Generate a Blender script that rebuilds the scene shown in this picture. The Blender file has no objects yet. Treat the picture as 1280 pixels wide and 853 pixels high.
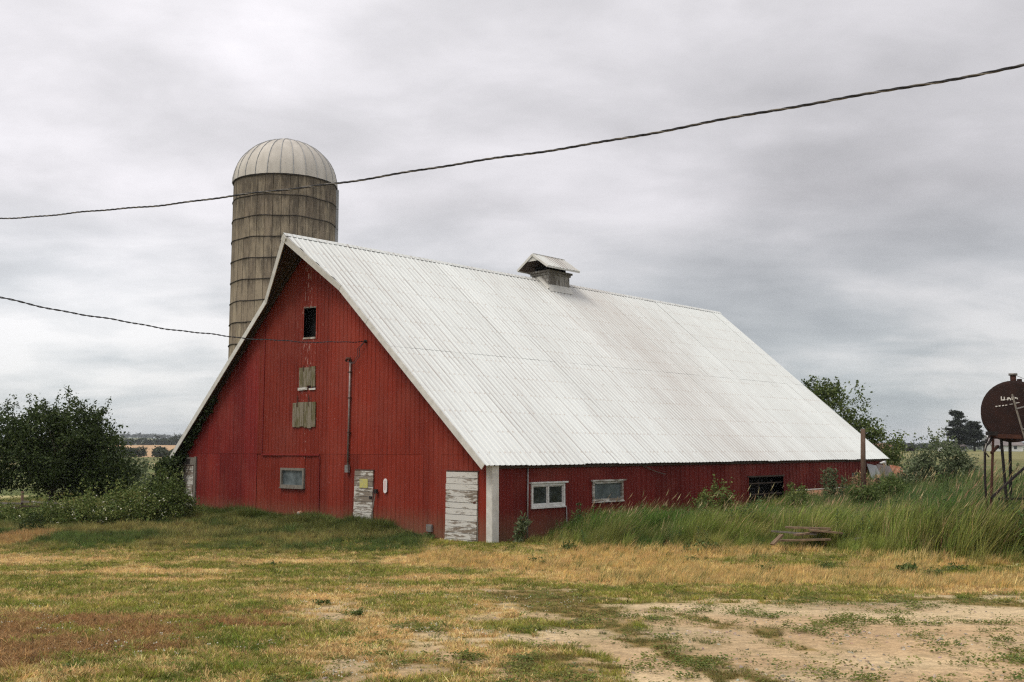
import bpy, math, random
import numpy as np
from mathutils import Vector, Matrix
random.seed(7); rng = np.random.default_rng(7)
S = bpy.context.scene
COL = S.collection
R = math.radians

# ------------------------------------------------------------------ camera
EYE = 1.65
cam = bpy.data.objects.new('camera', bpy.data.cameras.new('camera'))
COL.objects.link(cam); S.camera = cam
cam.data.sensor_width = 36.0
cam.data.lens = 1258 / 1280 * 36
cam.data.clip_start = .1; cam.data.clip_end = 20000
cam.location = (0, 0, EYE)
cam.rotation_euler = (math.pi / 2 + .10682, 0, 0)

# ------------------------------------------------------------------ node helper
class G:
    def __init__(s, tree):
        s.t = tree; s.N = tree.nodes; s.L = tree.links; s.N.clear()
    def n(s, typ, **kw):
        nd = s.N.new(typ)
        for k, v in kw.items(): setattr(nd, k, v)
        return nd
    def inp(s, sock, v):
        if v is None: return
        if isinstance(v, bpy.types.NodeSocket): s.L.new(v, sock)
        else:
            if hasattr(sock, 'default_value'):
                if sock.type == 'RGBA' and len(v) == 3: v = (*v, 1)
                sock.default_value = v
    def math(s, op, a, b=None, c=None, clamp=False):
        nd = s.n('ShaderNodeMath', operation=op); nd.use_clamp = clamp
        for i, v in enumerate((a, b, c)): s.inp(nd.inputs[i], v)
        return nd.outputs[0]
    def mix(s, f, a, b, mode='MIX'):
        nd = s.n('ShaderNodeMix', data_type='RGBA', blend_type=mode)
        s.inp(nd.inputs[0], f); s.inp(nd.inputs[6], a); s.inp(nd.inputs[7], b)
        return nd.outputs[2]
    def ramp(s, f, pts):
        nd = s.n('ShaderNodeValToRGB'); e = nd.color_ramp.elements
        while len(e) < len(pts): e.new(.5)
        for el, (p, c) in zip(e, pts):
            el.position = p
            el.color = (c, c, c, 1) if isinstance(c, (int, float)) else (*c, 1)
        s.inp(nd.inputs[0], f); return nd.outputs[0]
    def noise(s, vec, scale, detail=4, rough=.55, dist=0., out=0):
        nd = s.n('ShaderNodeTexNoise')
        s.inp(nd.inputs['Vector'], vec); nd.inputs['Scale'].default_value = scale
        nd.inputs['Detail'].default_value = detail; nd.inputs['Roughness'].default_value = rough
        nd.inputs['Distortion'].default_value = dist
        return nd.outputs[out]
    def vscale(s, vec, sc):
        nd = s.n('ShaderNodeVectorMath', operation='MULTIPLY'); s.inp(nd.inputs[0], vec); nd.inputs[1].default_value = sc
        return nd.outputs[0]
    def coord(s, obj=None, kind='Object'):
        nd = s.n('ShaderNodeTexCoord')
        if obj: nd.object = obj
        return nd.outputs[kind]
    def pos(s): return s.n('ShaderNodeNewGeometry').outputs['Position']
    def sep(s, vec):
        nd = s.n('ShaderNodeSeparateXYZ'); s.inp(nd.inputs[0], vec); return nd.outputs
    def bump(s, h, strength=.3, dist=.01):
        nd = s.n('ShaderNodeBump'); nd.inputs['Strength'].default_value = strength
        nd.inputs['Distance'].default_value = dist; s.inp(nd.inputs['Height'], h); return nd.outputs[0]
    def bsdf(s, col, rough=.8, spec=.3, metal=0., normal=None, **kw):
        b = s.n('ShaderNodeBsdfPrincipled')
        s.inp(b.inputs['Base Color'], col); s.inp(b.inputs['Roughness'], rough)
        s.inp(b.inputs['Specular IOR Level'], spec); s.inp(b.inputs['Metallic'], metal)
        if normal: s.inp(b.inputs['Normal'], normal)
        for k, v in kw.items(): s.inp(b.inputs[k], v)
        return b.outputs[0]
    def out(s, sh):
        o = s.n('ShaderNodeOutputMaterial'); s.L.new(sh, o.inputs[0])

MAT = {}
def newmat(name):
    m = bpy.data.materials.new(name); m.use_nodes = True; MAT[name] = m
    return m, G(m.node_tree)

# ------------------------------------------------------------------ sky and sun (overcast)
SUN_EL, SUN_AZ = 58, -128        # azimuth clockwise from +Y; behind the camera on the left
W = bpy.data.worlds.new('World'); S.world = W; W.use_nodes = True
g = G(W.node_tree)
sky = g.n('ShaderNodeTexSky', sky_type='NISHITA'); sky.sun_disc = False
sky.sun_elevation = R(SUN_EL); sky.sun_rotation = R(SUN_AZ)
D = g.coord(kind='Generated')
dx, dy, dz = g.sep(D)
zc = g.math('MAXIMUM', dz, 0.0)
den = g.math('ADD', zc, .20)
px = g.math('DIVIDE', dx, den); py = g.math('DIVIDE', dy, den)
cv = g.n('ShaderNodeCombineXYZ'); g.inp(cv.inputs[0], px); g.inp(cv.inputs[1], py)
n1 = g.noise(g.vscale(cv.outputs[0], (.8, 1.0, 1)), 1.25, 7, .5, .25)
n2 = g.noise(g.vscale(cv.outputs[0], (.75, 1.1, 1)), 3.4, 6, .55, .4)
n3 = g.noise(g.vscale(D, (1., 1., 2.3)), 2.7, 6, .50, .25)
nn = g.math('ADD', g.math('MULTIPLY', n1, .42), g.math('ADD', g.math('MULTIPLY', n2, .18), g.math('MULTIPLY', n3, .40)))
low = g.ramp(nn, [(.38, (.27, .305, .33)), (.48, (.40, .435, .45)), (.58, (.66, .66, .65))])
high = g.ramp(nn, [(.38, (.345, .337, .345)), (.48, (.46, .447, .46)), (.60, (.63, .608, .63))])
el = g.ramp(zc, [(.03, 0.), (.24, 1.)])
cloud = g.mix(el, low, high)
# broad brighter areas of the cloud deck: thin cloud low on the left, and overhead
def lobe(ax, ay, az, width, amp):
    l = math.sqrt(ax*ax+ay*ay+az*az)
    nd = g.n('ShaderNodeVectorMath', operation='DOT_PRODUCT'); g.inp(nd.inputs[0], D); nd.inputs[1].default_value = (ax/l, ay/l, az/l)
    f = g.math('MULTIPLY', g.math('SUBTRACT', nd.outputs[1], 1.), 1/width)
    return g.math('MULTIPLY', g.math('EXPONENT', f), amp)
lb = g.math('ADD', lobe(-.46, 1, .17, .010, .22), lobe(-.30, 1, .5, .05, .26))
lb = g.math('ADD', lb, lobe(.34, 1, .19, .016, -.16))
lb = g.math('ADD', lb, lobe(.33, 1, .085, .002, .12))
lb = g.math('ADD', g.math('ADD', lb, 1.), g.math('MULTIPLY', zc, .75))
cs = g.n('ShaderNodeVectorMath', operation='SCALE'); g.inp(cs.inputs[0], cloud); g.inp(cs.inputs[3], g.math('MULTIPLY', lb, 8.5))
final = g.mix(.94, sky.outputs[0], cs.outputs[0])
bg = g.n('ShaderNodeBackground'); g.inp(bg.inputs[0], final); bg.inputs[1].default_value = .1
wo = g.n('ShaderNodeOutputWorld'); g.L.new(bg.outputs[0], wo.inputs[0])

sun = bpy.data.objects.new('sun', bpy.data.lights.new('sun', 'SUN')); COL.objects.link(sun)
sun.data.energy = 1.5; sun.data.angle = R(26); sun.data.color = (1, .93, .82)
e_, a_ = R(SUN_EL), R(SUN_AZ)
sd = Vector((math.sin(a_)*math.cos(e_), math.cos(a_)*math.cos(e_), math.sin(e_)))
sun.rotation_euler = sd.to_track_quat('Z', 'Y').to_euler()
S.view_settings.view_transform = 'Standard'; S.view_settings.look = 'None'
S.view_settings.exposure = .50; S.view_settings.gamma = 1
S.render.engine = 'CYCLES'; S.cycles.max_bounces = 6; S.cycles.volume_bounces = 0; S.cycles.sample_clamp_indirect = 4; S.cycles.transparent_max_bounces = 8
S.cycles.use_denoising = False; S.cycles.pixel_filter_type = 'BLACKMAN_HARRIS'; S.cycles.filter_width = 1.25

# ------------------------------------------------------------------ object helpers
def link(o, parent=None):
    COL.objects.link(o)
    if parent: o.parent = parent
    return o
def tag(o, label=None, cat=None, group=None, kind=None):
    for k, v in (('label', label), ('category', cat), ('group', group), ('kind', kind)):
        if v: o[k] = v
    return o
def empty(name, loc=(0, 0, 0), rz=0, label=None, cat=None, group=None):
    o = bpy.data.objects.new(name, None); link(o); o.location = loc; o.rotation_euler = (0, 0, rz); o.empty_display_size = .2
    return tag(o, label, cat, group)
class MB:
    def __init__(s): s.v = []; s.f = []
    def add(s, vs, fs):
        b = len(s.v); s.v += [tuple(v) for v in vs]; s.f += [tuple(i+b for i in f) for f in fs]
    def box(s, a, b):
        (x0, y0, z0), (x1, y1, z1) = a, b
        s.add([(x0,y0,z0),(x1,y0,z0),(x1,y1,z0),(x0,y1,z0),(x0,y0,z1),(x1,y0,z1),(x1,y1,z1),(x0,y1,z1)],
              [(0,3,2,1),(4,5,6,7),(0,1,5,4),(1,2,6,5),(2,3,7,6),(3,0,4,7)]); return s
    def beam(s, P, Q, w, h, up=(0, 0, 1)):
        P, Q, up = Vector(P), Vector(Q), Vector(up); d = (Q-P).normalized()
        sx = d.cross(up).normalized()*w/2; sz = sx.cross(d).normalized()*h/2
        vs = [p+a*sx+b*sz for p in (P, Q) for a, b in ((-1,-1),(1,-1),(1,1),(-1,1))]
        s.add(vs, [(0,1,2,3),(7,6,5,4),(0,4,5,1),(1,5,6,2),(2,6,7,3),(3,7,4,0)]); return s
    def tube(s, pts, rad, n=6, caps=True):
        pts = [Vector(p) for p in pts]
        if not hasattr(rad, '__len__'): rad = [rad]*len(pts)
        rings = []; ref = Vector((.13, .27, .95)).normalized()
        for i, p in enumerate(pts):
            d = (pts[min(i+1, len(pts)-1)]-pts[max(i-1, 0)]).normalized()
            a = d.cross(ref)
            if a.length < .1: a = d.cross(Vector((1, 0, 0)))
            a.normalize(); b = d.cross(a)
            rings.append([p+(a*math.cos(t)+b*math.sin(t))*rad[i] for t in [2*math.pi*k/n for k in range(n)]])
        vs = [v for r in rings for v in r]
        fs = [(i*n+k, i*n+(k+1)%n, (i+1)*n+(k+1)%n, (i+1)*n+k) for i in range(len(pts)-1) for k in range(n)]
        if caps: fs += [tuple(range(n))[::-1], tuple((len(pts)-1)*n+k for k in range(n))]
        s.add(vs, fs); return s
    def lathe(s, prof, n=24, a0=0, a1=2*math.pi):
        full = abs(a1-a0-2*math.pi) < 1e-6; m = n if full else n+1
        vs = [(r*math.cos(a0+(a1-a0)*k/n), r*math.sin(a0+(a1-a0)*k/n), z) for r, z in prof for k in range(m)]
        fs = [(i*m+k, i*m+(k+1) % m, (i+1)*m+(k+1) % m, (i+1)*m+k) for i in range(len(prof)-1) for k in range(n)]
        s.add(vs, fs); return s
    def data(s, name, mat):
        me = bpy.data.meshes.new(name); me.from_pydata(s.v, [], s.f); me.materials.append(mat if not isinstance(mat, str) else MAT[mat]); me.update()
        return me
    def build(s, name, mat, parent=None, smooth=False, label=None, kind=None):
        me = s.data(name, mat)
        if smooth: me.shade_smooth()
        o = link(bpy.data.objects.new(name, me), parent); tag(o, label, kind=kind); return o
def inst(name, me, parent, loc=(0,0,0), rot=(0,0,0), scale=(1,1,1)):
    o = link(bpy.data.objects.new(name, me), parent); o.location = loc; o.rotation_euler = rot; o.scale = scale; return o

# numpy noise
def _h(ix, iy, sd):
    t = np.sin(ix*127.1+iy*311.7+sd*74.7)*43758.5453; return t-np.floor(t)
def vn(x, y, sd=0):
    ix, iy = np.floor(x), np.floor(y); fx, fy = x-ix, y-iy
    fx = fx*fx*(3-2*fx); fy = fy*fy*(3-2*fy)
    return (_h(ix,iy,sd)*(1-fx)+_h(ix+1,iy,sd)*fx)*(1-fy)+(_h(ix,iy+1,sd)*(1-fx)+_h(ix+1,iy+1,sd)*fx)*fy
def fbm(x, y, sd=0, o=4):
    t = 0; a = .5; w = 0
    for i in range(o):
        t = t+a*vn(x, y, sd+i); w += a; x = x*2.03; y = y*2.03; a *= .5
    return t/w
def ss(a, b, t):
    t = np.clip((t-a)/(b-a), 0, 1); return t*t*(3-2*t)

# ------------------------------------------------------------------ barn frame (local x along the ridge, y across the gable, z up)
YAW = .76045; BO = Vector((-.791, 30, 0)); H = 9.57; BL = 28.45; ZE = 1.196; ZR = 9.422
AL = math.atan2(ZR-ZE, H); SL = math.hypot(H, ZR-ZE); TL = (ZR-ZE)/H
bu = Vector((math.sin(YAW), math.cos(YAW), 0)); bv = Vector((-math.cos(YAW), math.sin(YAW), 0))
def bw(u, v, z=0): return BO+bu*u+bv*v+Vector((0, 0, z))
def bloc(x, y):
    ax = x-BO.x; ay = y-BO.y
    return ax*bu.x+ay*bu.y, ax*bv.x+ay*bv.y

# ------------------------------------------------------------------ terrain
def gz(x, y):
    x = np.asarray(x, float); y = np.asarray(y, float)
    d = np.hypot(x, y); az = np.arctan2(x, np.maximum(y, .01)); az = np.where(y <= 0, np.sign(x)*1.57, az)
    b = -1.15*ss(3, 27, y)
    b = b+.55*np.exp(-((x-16)/7.5)**2)*ss(20, 27, y)*(1-ss(36, 60, y))
    b = b+(.05*(fbm(x/2.1, y/2.1, 3)-.5)+.025*(fbm(x/.5, y/.5, 5, 3)-.5))*(1-ss(60, 120, d))
    right = ss(-.1, .1, az)
    far = right*2.0*ss(120, 300, d)+(1-right)*(-.6*ss(70, 200, d)+6.4*ss(440, 900, d))
    hills = ss(1500, 3300, d)*((1-right)*(22+8*np.sin(az*19+1.)+6*np.sin(az*47))+right*(10+3*np.sin(az*26)))
    hills = hills+ss(3300, 5500, d)*((1-right)*16+right*9)
    return b+far*(y > 0)+hills+.8*(fbm(x/60., y/60., 9)-.5)*ss(120, 400, d)

def blobs(L, x, y, warp=1.):
    wx = x+warp*1.6*(fbm(x/1.7, y/2.2, 11)-.5)+.5*(fbm(x/.35, y/.35, 21)-.5); wy = y+warp*2.4*(fbm(x/1.7+9, y/2.2, 31)-.5)+.7*(fbm(x/.35, y/.35, 41)-.5)
    m = np.zeros_like(x)
    for cx, cy, rx, ry in L:
        q = ((wx-cx)/rx)**2+((wy-cy)/ry)**2
        m = np.maximum(m, 1-ss(.45, 1.35, q))
    return m
B_DIRT = [(4.2,9.5,2.5,4.6),(5.6,11,3.2,4.2),(3.2,12.6,1.7,2.0),(1.7,9.2,1.1,2.6),(1.1,12.6,.45,1.2),(8,9,3,5),(2.2,14.4,1.2,.5),(.35,10.2,.35,.8),(3,6,3,2.5),(-.3,16.6,.8,.35),(.2,18.3,1.2,.25)]
B_HAY = [(-4.6,11.0,1.35,2.0),(-3.9,12.4,.9,.5),(-3.2,11.5,.9,.35),(-4.5,9.2,.8,1.1),(-5.9,10.4,1.2,2.4),(-3.6,9.4,.5,.35),(-3.1,13.2,.5,.3)]
B_DRY = [(-3.2,15.2,1.0,1.1),(-2.3,13.4,.75,1.5),(-1.7,11.6,.75,1.5),(-1.0,9.8,.85,1.6),(-.4,8.2,.9,1.2),(-.9,12.3,.8,.9),(-11.8,25.9,2.4,1.3),(-7.8,22.7,2.8,.8),(-.4,25.8,4.1,2.1),(-1.,17.5,1.6,.6),(1.1,22.6,2.1,1.8),(-10.9,28,2,1.),(-5.3,25.9,1.8,1.),(-1.5,20.5,2.4,.6),(9,17.2,3,1.0),(-5.5,20.3,3,.4),(-.2,13.9,.8,.6)]
MOSS = [((.4,17.2),(.75,14.2),.85),((.75,14.2),(1.2,11.3),.38),((1.2,11.3),(1.55,9.3),.26),((1.55,9.3),(1.75,7.6),.22),((2.05,13.1),(2.5,11.5),.22),((2.5,11.5),(2.85,9.8),.16),((2.0,16.5),(4.4,16.1),.45),((4.4,16.1),(6.8,15.3),.4),((6.6,14.6),(9.5,13.8),.5),((.35,9.0),(.5,8.0),.28)]
def capsules(L, x, y):
    wx = x+.7*(fbm(x/.5, y/.7, 23)-.5)+.3*(fbm(x/.16, y/.16, 43)-.5); wy = y+.9*(fbm(x/.5+7, y/.7, 33)-.5); m = np.zeros_like(x)
    for (ax_, ay_), (bx_, by_), w_ in L:
        dx_, dy_ = bx_-ax_, by_-ay_; t = np.clip(((wx-ax_)*dx_+(wy-ay_)*dy_)/(dx_*dx_+dy_*dy_), 0, 1)
        m = np.maximum(m, 1-ss(.6, 1.15, np.hypot(wx-ax_-t*dx_, (wy-ay_-t*dy_))/w_))
    return m
B_GOLD = [(2.3,24.6,3.3,2.0),(5.1,20.8,4.2,2.0),(8.3,19.5,2.5,1.9),(-.8,25.9,1.8,1.9),(5.5,26.9,2.9,1.1),(10.2,23.4,2.5,1.0),(12.5,19.5,3,2.2),(-15.4,31.9,1.,2.5),(2.2,27.3,1.6,1.2)]
B_GREEN = [(-2.5,10.8,.7,2.0),(-7,18.4,2.3,1.4),(-3.6,19.0,2.1,1.0),(-9.6,28.1,3.9,1.3),(9.2,24.2,1.9,.9),(6.5,24.7,3.2,.8),(-5.7,30.5,4,2.0),(-5,14.6,2.2,1.1),(-2.2,22.5,2.2,1.2)]
def gclass(x, y):
    """weights of bare soil, cut hay, short straw, standing straw for ground points; the rest is green"""
    n = fbm(x/.9, y/1.3, 51); m = fbm(x/.28, y/.28, 61, 3); big = fbm(x/4.5, y/4.5, 71, 3)
    green = blobs(B_GREEN, x, y); dirt = blobs(B_DIRT, x, y); hay = blobs(B_HAY, x, y); dry = blobs(B_DRY, x, y); gold = blobs(B_GOLD, x, y)
    near = 1-ss(29, 36, y+.35*x*(x > 0))
    base = ss(.46, .66, n*.5+m*.2+big*.3)*.75*near
    dry = np.maximum(dry*ss(.22, .5, n*.6+m*.4), base)
    gold = gold*(1-.7*green)
    moss = capsules(MOSS, x, y)*ss(.25, .5, m*.6+n*.4)
    mixz = blobs([(.2,10.6,1.5,3.8),(1.6,14.6,1.9,2.0),(6,15.4,4.5,1.3),(-.5,8.4,1.2,1.6),(-2.3,13.6,.6,1.4),(-1,11.5,.7,1.2)], x, y)*ss(.42, .54, m*.65+n*.35)
    dirt = np.maximum(dirt*(.55+.45*ss(.22, .42, n*.45+m*.55)), mixz*.85)*(1-moss)
    dry = np.clip(dry*(1-.65*green)-dirt-moss, 0, 1); hay = hay*ss(.41, .53, m*.6+n*.4)
    return dirt, hay, dry, gold, moss
C_GREEN = np.array([.10, .10, .026]); C_GREEN2 = np.array([.20, .16, .05]); C_MOSS = np.array([.25, .175, .06]); C_DRY = np.array([.58, .42, .20]); C_GOLD = np.array([.40, .255, .09])
C_HAY = np.array([.25, .15, .062]); C_DIRT = np.array([.56, .43, .255]); C_DIRT2 = np.array([.45, .30, .16])
def mixc(c, d, w): return c*(1-w[:, None])+d*w[:, None]
def gcolor(x, y):
    dirt, hay, dry, gold, moss = gclass(x, y)
    n = fbm(x/1.1+5, y/1.1, 81)
    c = mixc(np.tile(C_GREEN, (len(x), 1)), C_GREEN2, ss(.35, .7, n))
    c = mixc(c, C_DRY, dry*.9); c = mixc(c, C_GOLD, gold*.85); c = mixc(c, C_HAY, hay); c = mixc(c, C_MOSS, moss)
    dc = mixc(np.tile(C_DIRT, (len(x), 1)), C_DIRT2, ss(.3, .75, fbm(x/1.6, y/1.1, 91))*.8)
    return c*(1-dirt[:, None])+dc*dirt[:, None]
def far_color(x, y):
    d = np.hypot(x, y); az = np.arctan2(x, np.maximum(y, .01))
    n = fbm(x/9, y/14, 101); n2 = fbm(x/40, y/60, 103)
    c = mixc(np.tile(np.array([.105, .13, .04]), (len(x), 1)), np.array([.19, .16, .07]), ss(.35, .7, n)*.7)
    left = (az < -.05)
    wob = 1+.06*(n2-.5)
    tan = ((d*wob > 455) & (d*wob < 905) & left); c[tan] = np.array([.44, .29, .16])
    pale = ((d*wob > 240) & (d*wob < 262) & left); c[pale] = np.array([.36, .29, .15])
    pale = ((d*wob > 205) & (d*wob < 290) & ~left); c[pale] = np.array([.21, .195, .085])
    tr = ((d*wob > 104) & (d*wob < 111) & (az > .3)); c[tr] = np.array([.46, .32, .2])
    tr = ((d*wob > 63) & (d*wob < 68) & (az < -.3)); c[tr] = np.array([.40, .36, .17])
    fw = d > 960; c[fw] = np.array([.05, .075, .035])*1.0
    st = fw & (np.sin(d/90+az*9) > .72); c[st] = np.array([.22, .2, .1])
    return c
rad = [0.]; r = 1.2
while r < 9500:
    rad.append(r); r *= 1.0135 if r < 45 else (1.025 if r < 400 else 1.06)
ang = np.concatenate([np.arange(-180, -52, 4), np.arange(-52, 52, .28), np.arange(52, 180, 4)])*math.pi/180
RR, AA = np.meshgrid(np.array(rad[1:]), ang, indexing='ij')
gx = (RR*np.sin(AA)).ravel(); gy = (RR*np.cos(AA)).ravel()
gzv = gz(gx, gy)
nr, na = RR.shape
verts = np.stack([gx, gy, gzv], 1)
i, j = np.meshgrid(np.arange(nr-1), np.arange(na), indexing='ij'); j2 = (j+1) % na
faces = np.stack([(i*na+j), (i*na+j2), ((i+1)*na+j2), ((i+1)*na+j)], -1).reshape(-1, 4)[:, ::-1]
def np_mesh(name, v, f, mat, smooth=False):
    me = bpy.data.meshes.new(name); k = f.shape[1]
    me.vertices.add(len(v)); me.vertices.foreach_set('co', np.ascontiguousarray(v, dtype=np.float32).ravel())
    me.loops.add(f.size); me.loops.foreach_set('vertex_index', np.ascontiguousarray(f, dtype=np.int32).ravel())
    me.polygons.add(len(f)); me.polygons.foreach_set('loop_start', np.arange(0, f.size, k, dtype=np.int32))
    me.polygons.foreach_set('loop_total', np.full(len(f), k, dtype=np.int32))
    me.materials.append(MAT[mat] if isinstance(mat, str) else mat)
    me.update(calc_edges=True); me.validate()
    if smooth: me.shade_smooth()
    return me
cn = gcolor(gx, gy); cf = far_color(gx, gy); w = ss(40, 60, np.hypot(gx, gy))[:, None]
gc = cn*(1-w)+cf*w
soil = gclass(gx, gy)[0]*(1-w[:, 0])
m, g = newmat('ground_soil_and_turf')
vc = g.n('ShaderNodeVertexColor', layer_name='albedo').outputs[0]
sl_ = g.n('ShaderNodeAttribute', attribute_name='soil').outputs['Fac']
P = g.pos()
nf = g.noise(P, 45, 4, .7); nm_ = g.noise(P, 9, 5, .65); nl = g.noise(P, .35, 4, .6)
c = g.mix(.55, vc, g.mix(1., vc, g.ramp(nf, [(.3, .36), (.72, 1.7)]), 'MULTIPLY'))
c = g.mix(1., c, g.ramp(nm_, [(.3, .68), (.7, 1.25)]), 'MULTIPLY')
c = g.mix(.5, c, g.mix(1., c, g.ramp(nl, [(.35, .7), (.65, 1.3)]), 'MULTIPLY'))
peb = g.n('ShaderNodeTexVoronoi'); g.inp(peb.inputs['Vector'], P); peb.inputs['Scale'].default_value = 55
pm = g.math('MULTIPLY', g.math('LESS_THAN', peb.outputs['Distance'], .22), g.math('MULTIPLY', sl_, .55))
c = g.mix(pm, c, g.mix(g.noise(P, 60, 1), (.62, .56, .46), (.2, .15, .1)))
hgt = g.math('ADD', g.math('MULTIPLY', nf, .5), nm_)
g.out(g.bsdf(c, .95, .15, normal=g.bump(hgt, .7, .04)))
me = np_mesh('ground', verts, faces, m, True)
me.polygons.foreach_set('use_smooth', np.ones(len(me.polygons), bool))
at = me.color_attributes.new('albedo', 'FLOAT_COLOR', 'POINT')
at.data.foreach_set('color', np.concatenate([gc, np.ones((len(gc), 1))], 1).astype(np.float32).ravel())
at = me.attributes.new('soil', 'FLOAT', 'POINT'); at.data.foreach_set('value', soil.astype(np.float32))
ground = link(bpy.data.objects.new('ground', me)); ground['kind'] = 'structure'
def gh(x, y): return float(gz(np.array([x]), np.array([y]))[0])

# ------------------------------------------------------------------ barn root first: the materials measure from it
barn = empty('red_barn', BO, math.pi/2-YAW, 'long red metal sided barn with steep white ribbed roof and weathered doors', 'barn')

def ribbed_paint(name, base, base2, flecks=.5):
    m, g = newmat(name); co = g.coord(barn); ri = g.n('ShaderNodeObjectInfo').outputs['Random']
    x, y, z = g.sep(co)
    big = g.noise(g.vscale(co, (1, 1, .35)), .9, 5, .6)
    st = g.noise(g.vscale(co, (9, 9, .55)), 1.4, 4, .6)
    c = g.mix(g.ramp(big, [(.35, 0.), (.7, 1.)]), base, base2)
    c = g.mix(.55, c, g.mix(1., c, g.ramp(st, [(.3, .62), (.7, 1.3)]), 'MULTIPLY'))
    c = g.mix(1., c, g.ramp(ri, [(0., .82), (1., 1.14)]), 'MULTIPLY')
    # worn paint chips: a vertical trail down from the hay opening and scattered ones
    fl = g.noise(g.vscale(co, (16, 16, 5)), 1., 3, .6)
    dv = g.math('ABSOLUTE', g.math('SUBTRACT', y, 9.7)); near = g.math('MULTIPLY', g.math('EXPONENT', g.math('MULTIPLY', dv, -1.8)), .15)
    ab = g.ramp(z, [(.0, 0.), (1., 1.)])
    hi = g.math('MULTIPLY', near, g.math('MULTIPLY', g.math('ADD', z, 0.), .16, clamp=True))
    th = g.math('SUBTRACT', .735, hi)
    fm = g.math('MULTIPLY', g.math('GREATER_THAN', fl, th), flecks)
    c = g.mix(fm, c, (.55, .40, .36))
    # mud splash close to the ground
    mud = g.math('MULTIPLY', g.math('SUBTRACT', g.math('ADD', g.math('MULTIPLY', fl, .7), -.55), z, clamp=True), .9, clamp=True)
    c = g.mix(mud, c, (.17, .10, .06))
    fade = g.noise(g.vscale(co, (.6, .6, .5)), 1., 3); c = g.mix(g.math('MULTIPLY', g.ramp(fade, [(.48, 0.), (.68, 1.)]), .35), c, (.26, .06, .04))
    rgh = g.ramp(big, [(.3, .55), (.7, .75)])
    g.out(g.bsdf(c, rgh, .22, normal=g.bump(g.noise(co, 2.2, 3), .25, .02)))
    return m
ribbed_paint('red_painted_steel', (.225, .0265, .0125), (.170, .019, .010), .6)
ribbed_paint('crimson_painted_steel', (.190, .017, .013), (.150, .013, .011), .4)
ribbed_paint('shaded_red_steel', (.150, .014, .010), (.115, .011, .008), .2)  # darker copy of the red, the side wall's shade put into the colour

m, g = newmat('white_ribbed_roof'); co = g.coord(barn); x, y, z = g.sep(co)
oi = g.n('ShaderNodeObjectInfo').outputs['Random']
big = g.noise(g.vscale(co, (1, .5, .3)), .38, 4, .6)
str_ = g.noise(g.vscale(co, (14, .55, .3)), 1., 5, .62, .0)
str2 = g.noise(g.vscale(co, (40, 1.2, .6)), 1., 4, .6)
# dirt streaks concentrate below the cupola and near the middle
dcu = g.math('MULTIPLY', g.math('SUBTRACT', x, 15.5), .22); cup = g.math('EXPONENT', g.math('MULTIPLY', g.math('MULTIPLY', dcu, dcu), -1.))
amt = g.math('ADD', g.math('MULTIPLY', cup, .16), g.math('MULTIPLY', g.ramp(big, [(.35, 0.), (.65, 1.)]), .09))
sm = g.ramp(g.math('ADD', str_, amt), [(.58, 0.), (.80, 1.)])
sm2 = g.ramp(g.math('ADD', str2, amt), [(.56, 0.), (.76, 1.)])
c = g.mix(g.ramp(big, [(.3, 0.), (.7, 1.)]), (.70, .73, .71), (.65, .68, .66))
c = g.mix(g.math('MULTIPLY', sm, .2), c, (.50, .46, .42)); c = g.mix(g.math('MULTIPLY', sm2, .36), c, (.42, .36, .32))
sp = g.noise(co, 9, 3, .7); c = g.mix(g.math('MULTIPLY', g.math('GREATER_THAN', sp, .67), .16), c, (.42, .40, .36))
# thin dirt lines running down single rib valleys
fl_ = g.math('FLOOR', g.math('MULTIPLY', x, 1/.229)); rc = g.n('ShaderNodeCombineXYZ'); g.inp(rc.inputs[0], g.math('MULTIPLY', fl_, 7.31)); g.inp(rc.inputs[1], g.math('MULTIPLY', y, .33))
rn = g.noise(rc.outputs[0], 1., 3, .6); fr0 = g.math('FRACT', g.math('MULTIPLY', x, 1/.229))
rl = g.math('LESS_THAN', g.math('ABSOLUTE', g.math('SUBTRACT', fr0, .80)), .15)
rm = g.math('MULTIPLY', rl, g.ramp(g.math('ADD', rn, g.math('MULTIPLY', amt, 1.1)), [(.47, 0.), (.70, 1.)]))
c = g.mix(g.math('MULTIPLY', rm, .75), c, (.33, .29, .26))
# rusting nail heads on every purlin
fr = g.math('FRACT', g.math('MULTIPLY', x, 1/.229)); fy = g.math('FRACT', g.math('MULTIPLY', y, 1/.76))
nx = g.math('LESS_THAN', g.math('ABSOLUTE', g.math('SUBTRACT', fr, .5)), .17)
ny = g.math('LESS_THAN', g.math('ABSOLUTE', g.math('SUBTRACT', fy, .5)), .035)
nk = g.math('GREATER_THAN', g.noise(g.vscale(co, (3.1, .9, .9)), 1.2, 3, .7), .47)
c = g.mix(g.math('MULTIPLY', g.math('MULTIPLY', g.math('MULTIPLY', nx, ny), nk), .38), c, (.33, .24, .18))
c = g.mix(1., c, g.ramp(oi, [(0., .965), (1., 1.02)]), 'MULTIPLY')
g.out(g.bsdf(c, .55, .35, normal=g.bump(g.noise(co, 3, 3), .15, .02)))

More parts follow.
